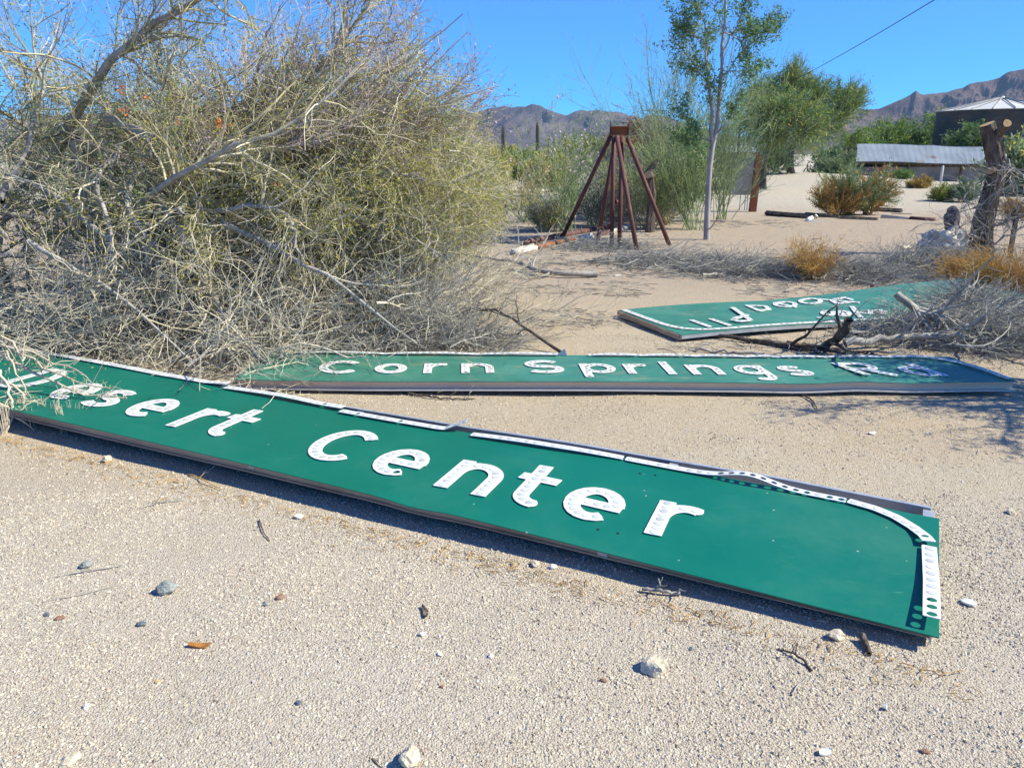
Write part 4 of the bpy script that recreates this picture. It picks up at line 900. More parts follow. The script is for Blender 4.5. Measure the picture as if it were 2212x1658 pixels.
# tumbleweeds
def tumble(px, py, wp, hp, lab, seed, n=(60, 500, 1500)):
    g = G(px, py); m_ = mpp(g[1]); r = np.random.default_rng(seed); T_ = empty('tumbleweed', g, lab, 'tumbleweed', 'dry orange tumbleweeds')
    P, R = fan(r, g + (0, 0, .03), n[0], (hp * m_ * .5, hp * m_), .9, .75, rad=.006, g=.03); P[..., 0] = g[0] + (P[..., 0] - g[0]) * wp / hp * .7
    V, F = tubes(P, R, 4); newmesh('stems', V, F, M['twig_tan'], T_)
    P2, R2 = grow(r, P, R, n[1], (.1, .3), (.2, 1), .5, 5, .25, .02, .7, .5, None, .004); V, F = tubes(P2, R2, 3); newmesh('twigs', V, F, M['twig_tan'], T_)
    P3, R3 = grow(r, P2, R2, n[2], (.05, .14), (.2, 1), .6, 4, .3, .02, .8, .6, None, .003); V, F = tubes(P3, np.maximum(R3, .0016), 3); newmesh('twigs', V, F, M['twig_tan'], T_)
    finish(T_)
tumble(1742, 602, 100, 75, 'orange tumbleweed lying in the grey twigs behind the far sign', 131)
tumble(2165, 640, 150, 90, 'big orange-brown tumbleweed at the right edge of the photo', 132, (90, 900, 2600))
tumble(2085, 610, 90, 50, 'flattened orange tumbleweed left of the big one', 133)

# grey brush lying about
for i, (px, py, wp, h_, dep, n1, n2, n3, lab, dr_) in enumerate([
  (1300, 545, 190, .05, 1.2, 36, 300, 1100, 'pale dead twigs around the feet of the rusty pipe stand', 0.),
  (1440, 580, 300, .14, .9, 60, 600, 2400, 'thin scatter of grey twigs in front of the pipe stand', .1),
  (1600, 600, 200, .16, 1.0, 90, 900, 3200, 'dark grey brush between the pipe stand and the orange tumbleweed', 0.),
  (1850, 612, 260, .14, 1.1, 110, 1100, 4200, 'grey brush stretching right of the orange tumbleweed', 0.),
  (2060, 600, 190, .22, 1.2, 110, 1000, 3600, 'brush heaped around the white plaster lump and the sawn trunk', .3),
  (2170, 700, 190, .17, .9, 150, 1300, 5200, 'thick grey brush lying on the right half of the far sign', -.1),
  (2000, 742, 240, .10, .45, 110, 900, 3400, 'grey branches between the far sign and the middle sign', 0.05),
  (2180, 760, 150, .14, .8, 80, 700, 2800, 'dark twiggy brush behind the right corner of the middle sign', 0.),
  (1345, 478, 210, 1.7, 1.8, 190, 1700, 6000, 'mounded grey brush heap behind the rusty pipe stand', 0.),
  (1160, 455, 130, .35, 1.5, 60, 500, 2000, 'low grey brush between the brown stump and the flowering shrub', 0.)]):
    c, s_ = pile_at(px, py, wp, h_, dep)
    t_, _, _ = heap('brush_pile', lab, c, s_, n1, n2, n3, TG, 140 + i, .011 if i != 8 else .014, dirn=dr_, fine=.0028 if py > 560 else .0036, L1=(.3, .85), vz=(.02, .07) if i != 8 else (.15, .35), zf={8: 1., 9: .8, 4: .8}.get(i, .68)); finish(t_)

# single fallen branches
def branch(name, lab, pts, r0, r1, seed, mat=M['bark'], side=8, sl=(.15, .5), zc=None, cat='branch', fine=30, mt=None, wob=.01, grp=None):
    r = np.random.default_rng(seed)
    P = np.array([G(x, y, z) for x, y, z in pts]); Pp, Rr = limbset([(P, r0, r1)], 14); Pp = wiggle(r, Pp, wob)
    Pp[..., 2] = np.maximum(Pp[..., 2], Rr * .6)
    T_ = empty(name, Pp[0, 0] * (1, 1, 0), lab, cat, grp); thick('main_stem', Pp, Rr, mat, T_, 8)
    if side:
        P2, R2 = grow(r, Pp, Rr, side, sl, (.25, 1), .5, 7, .18, -.01, .6, .3, None, .02); V, F = tubes(P2, R2, 5); newmesh('side_branches', V, F, mat, T_, smooth=True)
        P3, R3 = grow(r, P2, R2, fine, (min(.1, sl[0] * .4), min(.3, sl[1] * .5)), (.2, 1), .5, 5, .2, -.01, .6, .4, None, .006); V, F = tubes(P3, np.maximum(R3, min(.0018, r0 * .3)), 3); newmesh('twigs', V, F, mt or M['twig_grey'], T_)
    finish(T_)
branch('fallen_branch', 'dark fallen branch lying on the sand under the right edge of the left tree', [(1290, 592, .04), (1220, 592, .05), (1166, 586, .06), (1125, 568, .10), (1050, 556, .12), (1000, 552, .10)], .038, .010, 1, side=14, sl=(.2, .8), fine=60)
branch('fallen_branch', 'thin arched branch whose tip touches the back edge of the middle sign', [(1218, 764, .01), (1190, 745, .06), (1155, 722, .12), (1108, 688, .22), (1073, 670, .26), (1000, 672, .22), (930, 690, .12)], .014, .006, 2, M['bark_dark'], 12, (.2, .7), fine=60)
branch('forked_branch', 'dark forked branch sticking up between the far and middle signs', [(1547, 724, .03), (1631, 734, .03), (1724, 749, .03), (1778, 752, .04), (1800, 742, .10), (1822, 722, .22), (1833, 690, .34)], .016, .036, 3, M['bark_dark'], 12, (.2, .8), fine=60)
branch('pale_branch', 'pale stripped branch lying behind the forked one', [(1825, 742, .05), (1880, 735, .07), (1955, 726, .10), (2020, 722, .12), (2085, 727, .12)], .034, .016, 4, M['bark'], 12, (.2, .7), fine=50)
branch('sawn_branch', 'pale sawn branch pointing up out of the brush on the far sign', [(1936, 634, .38), (1960, 655, .30), (2000, 678, .22), (2060, 700, .14)], .032, .026, 5, M['bark'], 14, (.3, .9), fine=60)
branch('stick', 'smooth brown stick lying just behind the middle sign', [(1488, 754, .02), (1560, 760, .02), (1650, 765, .02)], .008, .015, 6, M['bark'], 0)
branch('stick', 'crooked stick on the gravel in front of the word Corn', [(882, 849, .01), (930, 856, .012), (985, 860, .01), (1025, 861, .008)], .008, .004, 7, M['bark_dark'], 3, (.05, .15), fine=4, wob=.004)
branch('twig', 'thin bent twig in front of the R of the middle sign', [(1712, 846, .005), (1735, 853, .008), (1755, 865, .006), (1764, 882, .004)], .007, .003, 8, M['bark_dark'], 0, wob=.003)
branch('twig', 'curved dark twig on the gravel near the bottom right', [(1680, 1400, .005), (1712, 1410, .012), (1740, 1428, .010), (1754, 1449, .003)], .003, .0045, 9, M['bark_dark'], 2, (.02, .05), fine=3, wob=.0015)
branch('twig', 'pale curved twig below the dark curved one', [(1710, 1500, .004), (1722, 1480, .008), (1745, 1462, .006)], .003, .002, 10, M['bark'], 0, wob=.001)
branch('twig', 'thin dark twig in front of the letter s of Desert', [(560, 1122, .004), (566, 1142, .008), (578, 1160, .006), (582, 1168, .003)], .003, .002, 11, M['bark_dark'], 1, (.02, .05), fine=2, wob=.001)
branch('twig', 'straight grey twig lying against the flat green stone', [(120, 1245, .006), (185, 1232, .012), (258, 1222, .006)], .0035, .002, 12, M['bark'], 0, wob=.001)
branch('twig', 'pale forked twig in the shade edge of the near sign at left', [(300, 1098, .006), (340, 1085, .012), (400, 1078, .008)], .003, .002, 13, M['bark'], 3, (.05, .12), fine=3, wob=.002)
branch('twig', 'tan twig curving beneath the near sign under the letter r', [(404, 1022, .01), (440, 1036, .02), (478, 1056, .01)], .004, .002, 14, M['twig_tan'], 1, (.05, .1), fine=3, wob=.002)
branch('wood_splinter', 'splintered grey wood strip lying half in the shadow of the near sign', [(1388, 1271, .01), (1430, 1276, .014), (1470, 1281, .01)], .007, .006, 15, M['bark'], 2, (.03, .08), fine=2, wob=.002)
branch('stick', 'brown stick poking out from under the right end of the near sign', [(1862, 1372, .02), (1872, 1392, .015), (1878, 1412, .008)], .012, .007, 16, M['bark_dark'], 0, wob=.001)
branch('twig', 'dark red twig at the bottom edge of the photo', [(802, 1634, .004), (812, 1648, .006), (825, 1660, .004)], .0045, .003, 17, M['bark_dark'], 0, wob=.0005)
branch('twig', 'long thin pale twig left of the orange bark chip', [(90, 1300, .003), (170, 1285, .006), (258, 1262, .004)], .0022, .0014, 18, M['bark'], 0, wob=.001)

# sawn trunk at the right
r_ = np.random.default_rng(77); Yt = 12.4
T = empty('tree_stump', tuple(At(2117, 540, Yt) * (1, 1, 0)), 'thick dark leaning tree trunk sawn off at the top with two pale cut ends', 'tree trunk')
tp = resample(traced([(2116, 556, Yt), (2120, 500, Yt), (2128, 460, Yt), (2142, 415, Yt), (2153, 376, Yt), (2151, 335, Yt), (2142, 300, Yt), (2132, 268, Yt)]), 16)
b = MB(); b.tube(tp, np.interp(np.linspace(0, 1, 16), [0, .15, .5, .85, 1], [.19, .145, .12, .125, .095]), 18, 0, True, 1, wob=.07, rng=r_)
b.build('trunk', [M['bark_dark'], M['cut']], T, False)
b = MB(); b.tube([At(2146, 318, Yt), At(2158, 288, Yt - .08), At(2176, 266, Yt - .36)], [.10, .07, .055], 14, 0, True, 1, wob=.04, rng=r_); b.build('cut_limb', [M['bark_dark'], M['cut']], T)
b = MB(); b.tube([At(2146, 368, Yt - .08), At(2139, 369, Yt - .19)], [.07, .055], 12, 0, True, 1, wob=.04, rng=r_); b.build('knot', [M['bark_dark'], M['cut_dark']], T)
sb = [([(2158, 325, 12.4), (2178, 350, 12.2), (2200, 380, 12.0), (2230, 400, 11.9)], .02, .008), ([(2160, 340, 12.4), (2175, 370, 12.2), (2185, 410, 12.1), (2215, 440, 12)], .015, .006), ([(2128, 500, 12.4), (2170, 480, 12.1), (2200, 455, 12), (2230, 440, 11.9)], .025, .012),
      ([(2125, 520, 12.3), (2080, 505, 12), (2040, 480, 12)], .018, .006), ([(2120, 450, 12.4), (2090, 440, 12.2), (2075, 460, 12.1)], .012, .005), ([(2120, 530, 12.3), (2160, 520, 12), (2200, 500, 11.8), (2240, 470, 11.8)], .02, .01), ([(2140, 400, 12.3), (2110, 395, 12.1), (2095, 410, 12)], .008, .004)]
Ps, Rs = limbset([(traced(p), a, b_) for p, a, b_ in sb], 10); Ps = wiggle(r_, Ps, .03); thick('side_branches', Ps, Rs, M['bark'], T, 6)
P2, R2 = grow(r_, Ps, Rs, 90, (.2, .7), (.1, 1), .6, 6, .2, -.02, .6, .35, None, .008)
tz = grow(r_, tp[None, :9], np.full((1, 9), .12), 130, (.15, .5), (0, 1), 1.1, 6, .2, -.03, 1, .4, None, .005)
V_, F_ = join([tubes(P2, R2, 4), tubes(*tz, 3)]); newmesh('twigs', V_, F_, M['twig_grey'], T)
P3, R3 = grow(r_, np.concatenate([P2, tz[0]]), np.concatenate([R2, tz[1]]), 900, (.08, .3), (.1, 1), .6, 5, .22, -.02, .6, .5, None, .004); V_, F_ = tubes(P3, np.maximum(R3, .002), 3); newmesh('fine_twigs', V_, F_, M['twig_grey'], T)
finish(T)

# off-frame tree at the right whose shade falls on the middle sign and the gravel
r_ = np.random.default_rng(78); bx = np.array([6.1, 4.6, 0])
T = empty('mesquite_tree', bx, 'small dark mesquite standing just outside the right edge, shading the middle sign', 'tree')
Pq, Rq = limbset([(np.array([bx, bx + (-.1, 0, .9), bx + (-.5, .1, 1.6), bx + (-1.0, .3, 2.2)]), .09, .04), (np.array([bx + (-.1, 0, .8), bx + (-.8, -.1, 1.3), bx + (-1.6, -.1, 1.7)]), .06, .02), (np.array([bx + (0, 0, .7), bx + (.6, .2, 1.6), bx + (.8, .1, 2.4)]), .06, .03), (np.array([bx + (-.1, 0, .7), bx + (-.9, .3, 1.0), bx + (-2.0, .5, 1.25)]), .05, .015), (np.array([bx + (-.1, 0, .8), bx + (-1.0, .1, 1.5), bx + (-2.0, .0, 1.7)]), .05, .015), (np.array([bx + (-.3, .1, 1.3), bx + (-.8, .6, 1.8), bx + (-1.5, .9, 2.0)]), .045, .015)], 8)
thick('trunk', Pq, Rq, M['bark_dark'], T, 8)
P2, R2 = grow(r_, Pq, Rq, 64, (.4, .9), (.35, 1), .6, 6, .15, 0, .5, .4, None, .015, zmin=.9); V_, F_ = tubes(P2, R2, 5); newmesh('branches', V_, F_, M['bark_dark'], T)
P3, R3 = grow(r_, P2, R2, 900, (.2, .5), (.2, 1), .5, 5, .15, 0, .6, .4, None, .005, zmin=.8); V_, F_ = tubes(P3, R3, 3); newmesh('twigs', V_, F_, M['twig_olive'], T)
V_, F_ = leaves(r_, P3, 13000, (.03, .07), .3, .1, .04); newmesh('foliage', V_, F_, M['leaf_dark'], T); finish(T)

# ---------------------------------------------------------------- rusty pipe stand
T = empty('pipe_stand', tuple(At(1340, 535, 14) * (1, 1, 0)), 'rusty stand of splayed steel pipes with a channel plate on top', 'metal stand')
for (a, b_, Yt_) in [((1320, 293), (1214, 514), 14.0), ((1326, 296), (1321, 529), 13.9), ((1331, 296), (1291, 521), 14.2), ((1332, 294), (1376, 542), 13.85), ((1344, 295), (1338, 531), 14.1), ((1355, 297), (1447, 532), 14.0)]:
    p0 = At(*a, Yt_); p1 = G(*b_); d = unit(p1 - p0); q = MB(); q.tube([p0, p0 + d * np.linalg.norm(p1 - p0) * .5, p1 + d * .04], .037, 16); o = q.build('leg', M['rust'], T, True)
    for poly in o.data.polygons:
        if len(poly.vertices) > 4: poly.use_smooth = False
q = MB(); q.tube([At(1322, 436, 13.9), At(1342, 436, 14.08)], .034, 14); q.build('crossbar', M['rust'], T, True)
tpc = At(1338, 283, 14); hw_ = .155
b = MB(); b.box(tpc + (0, 0, .0), (.29, .012, .13), 0); b.box(tpc + (0, -.035, .068), (.31, .09, .012)); b.box(tpc + (0, -.035, -.068), (.31, .09, .012)); b.build('top_channel', M['rust_light'], T)
for sx, h_ in ((-1, .13), (1, .09)):
    b = MB(); c = tpc + (sx * .15, 0, 0); b.add([c + (-.012, -.03, -.06), c + (.012, -.03, -.06), c + (.012, .03, -.06), c + (-.012, .03, -.06), c + (-.010, -.028, .09), c + (.010, -.028, .09), c + (.010, .028, .09), c + (-.010, .028, .09), c + (sx * .012, 0, .09 + h_)],
      [(3, 2, 1, 0), (0, 1, 5, 4), (1, 2, 6, 5), (2, 3, 7, 6), (3, 0, 4, 7), (4, 5, 8), (5, 6, 8), (6, 7, 8), (7, 4, 8)]); b.build('spike', M['rust'], T)
finish(T)

# pipes lying behind it
def pipe(lab, pts, rad, mats_, segs, grp='old pipes lying on the ground'):
    P = np.array([G(x, y, rad * .9) for x, y in pts]); T_ = empty('old_pipe', P[0] * (1, 1, 0), lab, 'pipe', grp); P = resample(P, 30)
    for (a, b_, nm, m_, k) in segs:
        i, j = int(a * 29), int(b_ * 29); q = MB(); rr__ = rad * k; q.tube(P[i:j + 1], rr__, 16, 0, wob=.22 if 'wrap' in nm else .03, rng=r_); q.build(nm, m_, T_, True)
    finish(T_)
pipe('brown rusty pipe with dark joints lying behind the left foot of the pipe stand', [(1135, 524), (1213, 508), (1255, 501), (1320, 489)], .048, None, [(0, .13, 'pipe_section', M['rust'], 1.), (.13, .17, 'joint', M['rust'], 1.15), (.17, .33, 'pipe_section', M['rust'], 1.), (.33, .37, 'joint', M['rust'], 1.15), (.37, .62, 'pipe_section', M['rust'], 1.), (.62, .66, 'joint', M['rust'], 1.15), (.66, 1, 'pipe_section', M['rust'], 1.)])
pipe('red-brown pipe with torn white wrapping lying in front of the brown one', [(1108, 545), (1170, 532), (1240, 517), (1310, 504), (1362, 488)], .045, None, [(0, .16, 'torn_wrapping', M['plaster'], 1.08), (.16, .44, 'pipe_section', M['rust_light'], 1.), (.44, .58, 'torn_wrapping', M['plaster'], 1.08), (.58, .69, 'pipe_section', M['rust'], 1.), (.69, .86, 'torn_wrapping', M['plaster'], 1.1), (.86, 1, 'torn_wrapping', M['plaster'], 1.)])

# shaggy brown stump, left of the flowering shrub
g = G(1078, 478); T = empty('shaggy_stump', g, 'shaggy dark brown stump standing in the scrub', 'stump'); m_ = mpp(g[1])
q = MB(); q.tube([g, g + (0, 0, .22), g + (.03, 0, .48)], [.17, .20, .15], 14, 0, wob=.12, rng=r_); q.build('trunk', mottled('brown_fibre', [(.07, .04, .03), (.16, .09, .06), (.24, .15, .10)], 14, .95, 0, .1, .9, .03), T)
P, R = fan(r_, g + (0, 0, .25), 160, (.15, .35), .9, .4, rad=.006); V_, F_ = tubes(P, R, 3); newmesh('fibres', V_, F_, island('brown_fibres', [(.14, .09, .06), (.25, .17, .10), (.33, .24, .14)], .9), T); finish(T)
# small cut stump behind the stand
g = At(1405, 470, 16) * (1, 1, 0); T = empty('cut_stump', g, 'dark tree stump with round pale cut facing the camera behind the pipe stand', 'stump')
q = MB(); q.tube([g, At(1408, 420, 16), At(1402, 372, 16), At(1420, 345, 16.1)], [.10, .085, .08, .03], 12, 0, wob=.1, rng=r_); q.build('trunk', M['bark_dark'], T)
q = MB(); q.tube([At(1405, 380, 16), At(1400, 377, 15.82)], [.08, .07], 12, 0, True, 1); q.build('cut_limb', [M['bark_dark'], M['cut']], T); finish(T)

# dark upright cactus stems far left of the stand
for (x, y0, y1, lab) in [(1087, 271, 372, 'slender dark cactus stem leaning slightly, left one of the pair'), (1161, 261, 376, 'slender dark cactus stem, the taller right one of the pair')]:
    Y = 40; c = At(x + 3, y1, Y); t = At(x, y0, Y); o = MB(); pts = np.array([c * (1, 1, 0), c * .5 + t * .5 + (-.03, 0, 0), t - (0, 0, .1), t]); n_ = 16; V = []
    Pp = resample(pts, 14); rad = np.interp(np.linspace(0, 1, 14), [0, .9, 1], [.11, .09, .03])
    o.tube(Pp, rad, n_, 0)
    for i in range(14):
        for j in range(0, n_, 2):
            v = np.array(o.v[i * n_ + j]); o.v[i * n_ + j] = tuple(Pp[i] + (v - Pp[i]) * .78)
    tag(o.build('cactus', mottled('cactus_skin', [(.045, .05, .035), (.10, .10, .065)], 10, .8), None), lab, 'cactus', 'pair of cactus stems')

# rusty post and grey panel
g = G(1625, 456); T = empty('rusty_post', g, 'rust-red square steel post standing at the edge of the grey panel', 'post')
tpp = At(1640, 334, g[1]); b = MB(); u_ = unit(tpp - g); e1 = .085
vs = [g + (sx * e1, sy * e1, -.05) for sx, sy in ((-1, -1), (1, -1), (1, 1), (-1, 1))] + [tpp + (sx * e1 * .95, sy * e1 * .95, 0) for sx, sy in ((-1, -1), (1, -1), (1, 1), (-1, 1))]
b.add(vs, [(3, 2, 1, 0), (0, 1, 5, 4), (1, 2, 6, 5), (2, 3, 7, 6), (3, 0, 4, 7), (4, 5, 6, 7)]); b.build('post', rust_mat('dark_red_rust', (.20, .065, .03), (.09, .035, .025), (.30, .12, .05)), T); finish(T)
Yp = 22.5; T = empty('sheet_metal_screen', tuple(At(1598, 440, Yp) * (1, 1, 0)), 'rust-edged grey sheet metal panel raised on thin rods behind the feathery shrub', 'metal panel')
a = At(1567, 333, Yp); c = At(1631, 421, Yp); mp_ = mottled('mottled_grey_sheet', [(.16, .15, .15), (.26, .25, .25), (.31, .29, .28)], 7, .6, .1)
b = MB(); b.box(((a[0] + c[0]) / 2, Yp, (a[2] + c[2]) / 2), (c[0] - a[0], .05, a[2] - c[2])); b.build('sheet', mp_, T)
b = MB(); b.box(((a[0] + c[0]) / 2, Yp - .005, a[2] + .02), (c[0] - a[0] + .04, .09, .05)); b.build('rusty_rim', M['rust'], T)
for x in (1600, 1611, 1616, 1622):
    q = MB(); t = At(x, 420, Yp); q.tube([t * (1, 1, 0), t], .014, 8); q.build('rod', M['zinc'], T)
finish(T)

# lumber and pipes lying beyond
def lumber(name, lab, a, b_, rad, mat, endm=None, sq=True, cat='plank'):
    p, q_ = G(*a, rad), G(*b_, rad); T_ = MB()
    T_.tube([p, p * .5 + q_ * .5, q_], rad * (1.3 if sq else 1), 4 if sq else 12, 0, True, 0, wob=.03, rng=r_)
    if not endm: tag(T_.build(name, mat, None, False), lab, cat, 'timber and pipes lying beyond the far brush'); return
    e = empty(name, p * (1, 1, 0), lab, cat, 'timber and pipes lying beyond the far brush'); T_.build('tube', mat, e, True)
    K = MB(); d = unit(q_ - p); K.tube([q_ - d * .5, q_ + d * .05], rad * 1.08, 12); K.build('rusty_end', endm, e, True); finish(e)
lumber('dark_plank', 'long dark plank left of the dried bushes', (1655, 460), (1762, 470), .05, M['bark_dark'])
lumber('dark_plank', 'dark plank crossing behind the bushes towards the right', (1740, 463), (1830, 472), .045, M['bark_dark'])
lumber('dark_plank', 'dark grey plank lying before the dried bushes', (1812, 471), (1895, 476), .05, M['bark_dark'])
lumber('dark_pipe', 'long dark pipe with a rusty end lying right of the dried bushes', (1905, 470), (2014, 477), .065, M['channel2'], M['rust'], False, 'pipe')
lumber('dark_plank', 'short dark beam poking out behind the dried bushes', (1880, 452), (1948, 456), .05, M['bark_dark'])
lumber('thin_rod', 'thin grey rod lying nearest of the timber', (1745, 478), (1965, 480), .016, M['zinc'], None, False, 'rod')
lumber('thin_rod', 'thin dark rod lying behind the rusty-ended pipe', (1925, 462), (1970, 464), .025, M['bark_dark'], None, False, 'rod')
lumber('white_board', 'short white board lying on the timber left of the bushes', (1744, 475), (1763, 467), .04, M['shell'])
lumber('pale_board', 'pale board lying in front of the shed weeds', (1912, 410), (1955, 416), .05, M['lip'])
lumber('pale_board', 'pale board lying far off beyond the flowering shrub', (1120, 414), (1195, 411), .07, M['lip'])
lumber('pale_board', 'short pale sawn block in the brush left of the plaster lump', (1948, 536), (1966, 534), .03, M['rock'])

# white plaster lump and the dark boulder behind it
def rock(name, lab, c, s, mat, seed, sub=3, amp=.25, fr=1.6, cat='rock', group=None, flat=1., cut=None, smooth=False):
    import bmesh
    bm = bmesh.new(); bmesh.ops.create_icosphere(bm, subdivisions=sub, radius=1); s = np.array(s if hasattr(s, '__len__') else (s, s * .85, s * .6), float)
    r = np.random.default_rng(seed); planes = [(unit(r.normal(size=3)), r.uniform(.72, .95)) for _ in range(10)]
    for v in bm.verts:
        p = np.array(v.co)
        for n_, d_ in planes:
            k = p @ n_
            if k > d_: p = p - n_ * (k - d_)
        p = p * (1 + amp * noise.fractal(Vector(tuple(p * fr + seed * 3.1)), .7, 2.2, 4))
        if cut: p[2] = max(p[2], cut)
        v.co = Vector(tuple(p * s))
    me = bpy.data.meshes.new(name); bm.to_mesh(me); bm.free(); me.materials.append(mat)
    for q in me.polygons: q.use_smooth = smooth
    o = bpy.data.objects.new(name, me); C.objects.link(o); o.location = tuple(c); o.rotation_euler.z = r.uniform(0, 6)
    return tag(o, lab, cat, group)
g = G(2048, 556); rock('plaster_lump', 'jagged white chipped plaster lump beside the sawn trunk', (g[0], g[1] + .2, .17), (.34, .26, .26), M['plaster'], 4, 4, .55, 1.5, 'rubble').rotation_euler = (0, .2, .6)
g = G(2052, 510); rock('dark_boulder', 'dark pointed stone standing behind the white plaster lump', (g[0], g[1], .24), (.15, .14, .30), mottled('dark_stone', [(.05, .04, .05), (.13, .10, .10)], 12, .8), 5, 3, .3, 1.2)
b = MB(); b.box(At(2190, 500, 12) * (1, 1, 0) + (0, 0, .32), (.07, .02, .64)); b.box(At(2190, 500, 12) * (1, 1, 0) + (.03, .032, .32), (.02, .045, .64)); tag(b.build('angle_iron_post', M['bark_dark']), 'short dark angle iron post right of the sawn trunk', 'post')

# stones and bits on the foreground gravel
def st_(px, py, s, mat, lab, seed, cat='stone', flat=.6, nm='stone'):
    g = G(px, py); s = s if hasattr(s, '__len__') else (s, s * .8, s * flat); rock(nm, lab, (g[0], g[1], s[2] * .55 + gz(g[0], g[1])), s, M[mat], seed, 3, .22, 1.6, cat, 'loose stones on the gravel')
st_(1412, 1446, (.044, .036, .030), 'rock', 'largest pale tan stone in the right foreground', 201)
st_(360, 1278, (.036, .030, .028), 'rock_green', 'grey-green angular stone in the left foreground', 202)
st_(1806, 1378, (.028, .022, .020), 'rock', 'tan stone in the shadow edge below the near sign corner', 203)
st_(232, 997, (.024, .02, .024), 'rock', 'pinkish pale stone at the shadow edge of the near sign at left', 204)
st_(305, 1349, .015, 'rock_blue', 'small dark blue-grey stone left of the orange bark chip', 205)
st_(606, 1293, (.018, .013, .009), 'rock_brown', 'small reddish brown stone right of the grey-green stone', 206)
st_(575, 1306, (.014, .010, .008), 'rock_green', 'small dark stone beside the reddish brown one', 207)
st_(885, 1652, (.034, .028, .026), 'rock', 'pale stone cut by the bottom edge of the photo', 208)
st_(188, 1524, .012, 'rock_white', 'small round white pebble in the lower left', 209)
st_(186, 1226, (.024, .018, .016), 'rock_green', 'flat green-grey stone with a twig against it', 210)
st_(150, 1640, (.032, .022, .006), 'rock', 'flat tan stone sunk in the gravel at lower left', 211)
st_(950, 1414, .010, 'rock_white', 'small white pebble below the dark bark strip', 212)
st_(130, 1338, (.016, .012, .006), 'rock_brown', 'flat brown stone at the left foreground', 213)
st_(100, 1330, (.013, .010, .006), 'rock_blue', 'flat blue-grey stone beside the flat brown one', 214)
st_(340, 1470, .008, 'cut', 'tiny yellow pebble below the orange bark chip', 215)
st_(645, 1520, .010, 'rock_blue', 'small blue pebble in the lower middle', 216)
st_(1303, 1472, (.011, .007, .006), 'rock_brown', 'tiny red-brown stone left of the largest tan stone', 217)
st_(1998, 1620, (.013, .009, .006), 'rock_brown', 'dark red-brown flat stone in the lower right corner', 218)
st_(1156, 1222, (.022, .016, .012), 'rock', 'pale stone at the shadow edge below the letter n', 219)
st_(1194, 1228, (.016, .012, .010), 'rock_white', 'white pebble right of the pale stone at the shadow edge', 220)
st_(2183, 1108, (.022, .018, .012), 'rock', 'pale stone near the right edge of the photo', 221)
st_(955, 1485, .008, 'rock_brown', 'tiny brown pebble below the dark bark strip', 222)
st_(1495, 1400, .010, 'rock_green', 'small grey pebble above the largest tan stone', 223)
st_(1060, 1418, (.011, .008, .007), 'rock_white', 'small white stone right of the dark bark strip', 224)
def disc(px, py, r0, mat, lab, nm, cat):
    g = G(px, py); z = gz(g[0], g[1]) + .006; q = MB(); q.tube([g * (1, 1, 0) + (0, 0, z - .003), g * (1, 1, 0) + (.001, .001, z + .004), g * (1, 1, 0) + (.001, .001, z + .007)], [r0, r0, r0 * .7], 18); tag(q.build(nm, M[mat], None, False), lab, cat)
disc(645, 1117, .020, 'lens', 'round white reflector disc fallen on the gravel left of centre', 'reflector_disc', 'reflector')
disc(2091, 1306, .024, 'lens', 'round glassy reflector disc on the gravel right of the near sign', 'reflector_disc', 'reflector')
def flake(px, py, L, W, mat, lab, nm, cat, seed, ang=0.):
    r = random.Random(seed); g = G(px, py); z = gz(g[0], g[1]) + .005; n_ = 12; V = []
    for dz in (0.005, 0):
        for i in range(n_):
            a = 2 * math.pi * i / n_; k = 1 + (r.uniform(-.22, .22) if dz else 0)
            if dz: V.append([math.cos(a) * L * k, math.sin(a) * W * k, dz + .004 * math.cos(2 * a)])
            else: V.append([V[i][0], V[i][1], V[i][2] - .005])
    R_ = rotz(ang); V = [R_ @ np.array(v) + (g[0], g[1], z) for v in V]
    F = [tuple(range(n_)), tuple(reversed(range(n_, 2 * n_)))] + [(i + n_, (i + 1) % n_ + n_, (i + 1) % n_, i) for i in range(n_)]
    tag(meshg(nm, V, F, mat), lab, cat)
flake(432, 1396, .036, .014, mottled('orange_bark', [(.10, .05, .03), (.42, .18, .04), (.55, .24, .05)], 30, .7), 'curled orange and dark brown bark chip in the left foreground', 'bark_chip', 'bark', 1, -.05)
flake(918, 1325, .034, .010, M['bark_dark'], 'dark grey curved bark strip standing out in the middle foreground', 'bark_strip', 'bark', 2, 1.85)
flake(1780, 1628, .020, .011, M['shell'], 'white broken shell at the bottom right', 'shell_fragment', 'shell', 3, .3)
flake(1911, 1528, .009, .007, M['shell'], 'tiny white flake right of the bottom centre', 'white_flake', 'litter', 4, 1.)
flake(914, 1372, .012, .006, M['shell'], 'white flake just below the dark bark strip', 'white_flake', 'litter', 5, .4)
flake(1884, 936, .022, .012, M['shell'], 'pale flake on the gravel between the two nearer signs', 'white_flake', 'litter', 6, .2)
flake(2010, 744, .10, .03, M['shell'], 'pale metal scrap in the grey brush behind the middle sign', 'metal_scrap', 'scrap metal', 7, -.3)
flake(1498, 574, .06, .05, M['shell'], 'white scrap lying in the twigs behind the far sign', 'white_scrap', 'litter', 8, .2)
flake(1060, 616, .06, .03, M['bark_dark'], 'dark leaf scrap on the sand under the left tree edge', 'dark_scrap', 'litter', 9, .2)
flake(1332, 596, .05, .03, M['shell'], 'small white scrap before the pipe stand', 'white_scrap', 'litter', 10, .2)
flake(1640, 660, .05, .02, M['shell'], 'white scrap left of the far sign letters', 'white_scrap', 'litter', 11, .2) if False else None

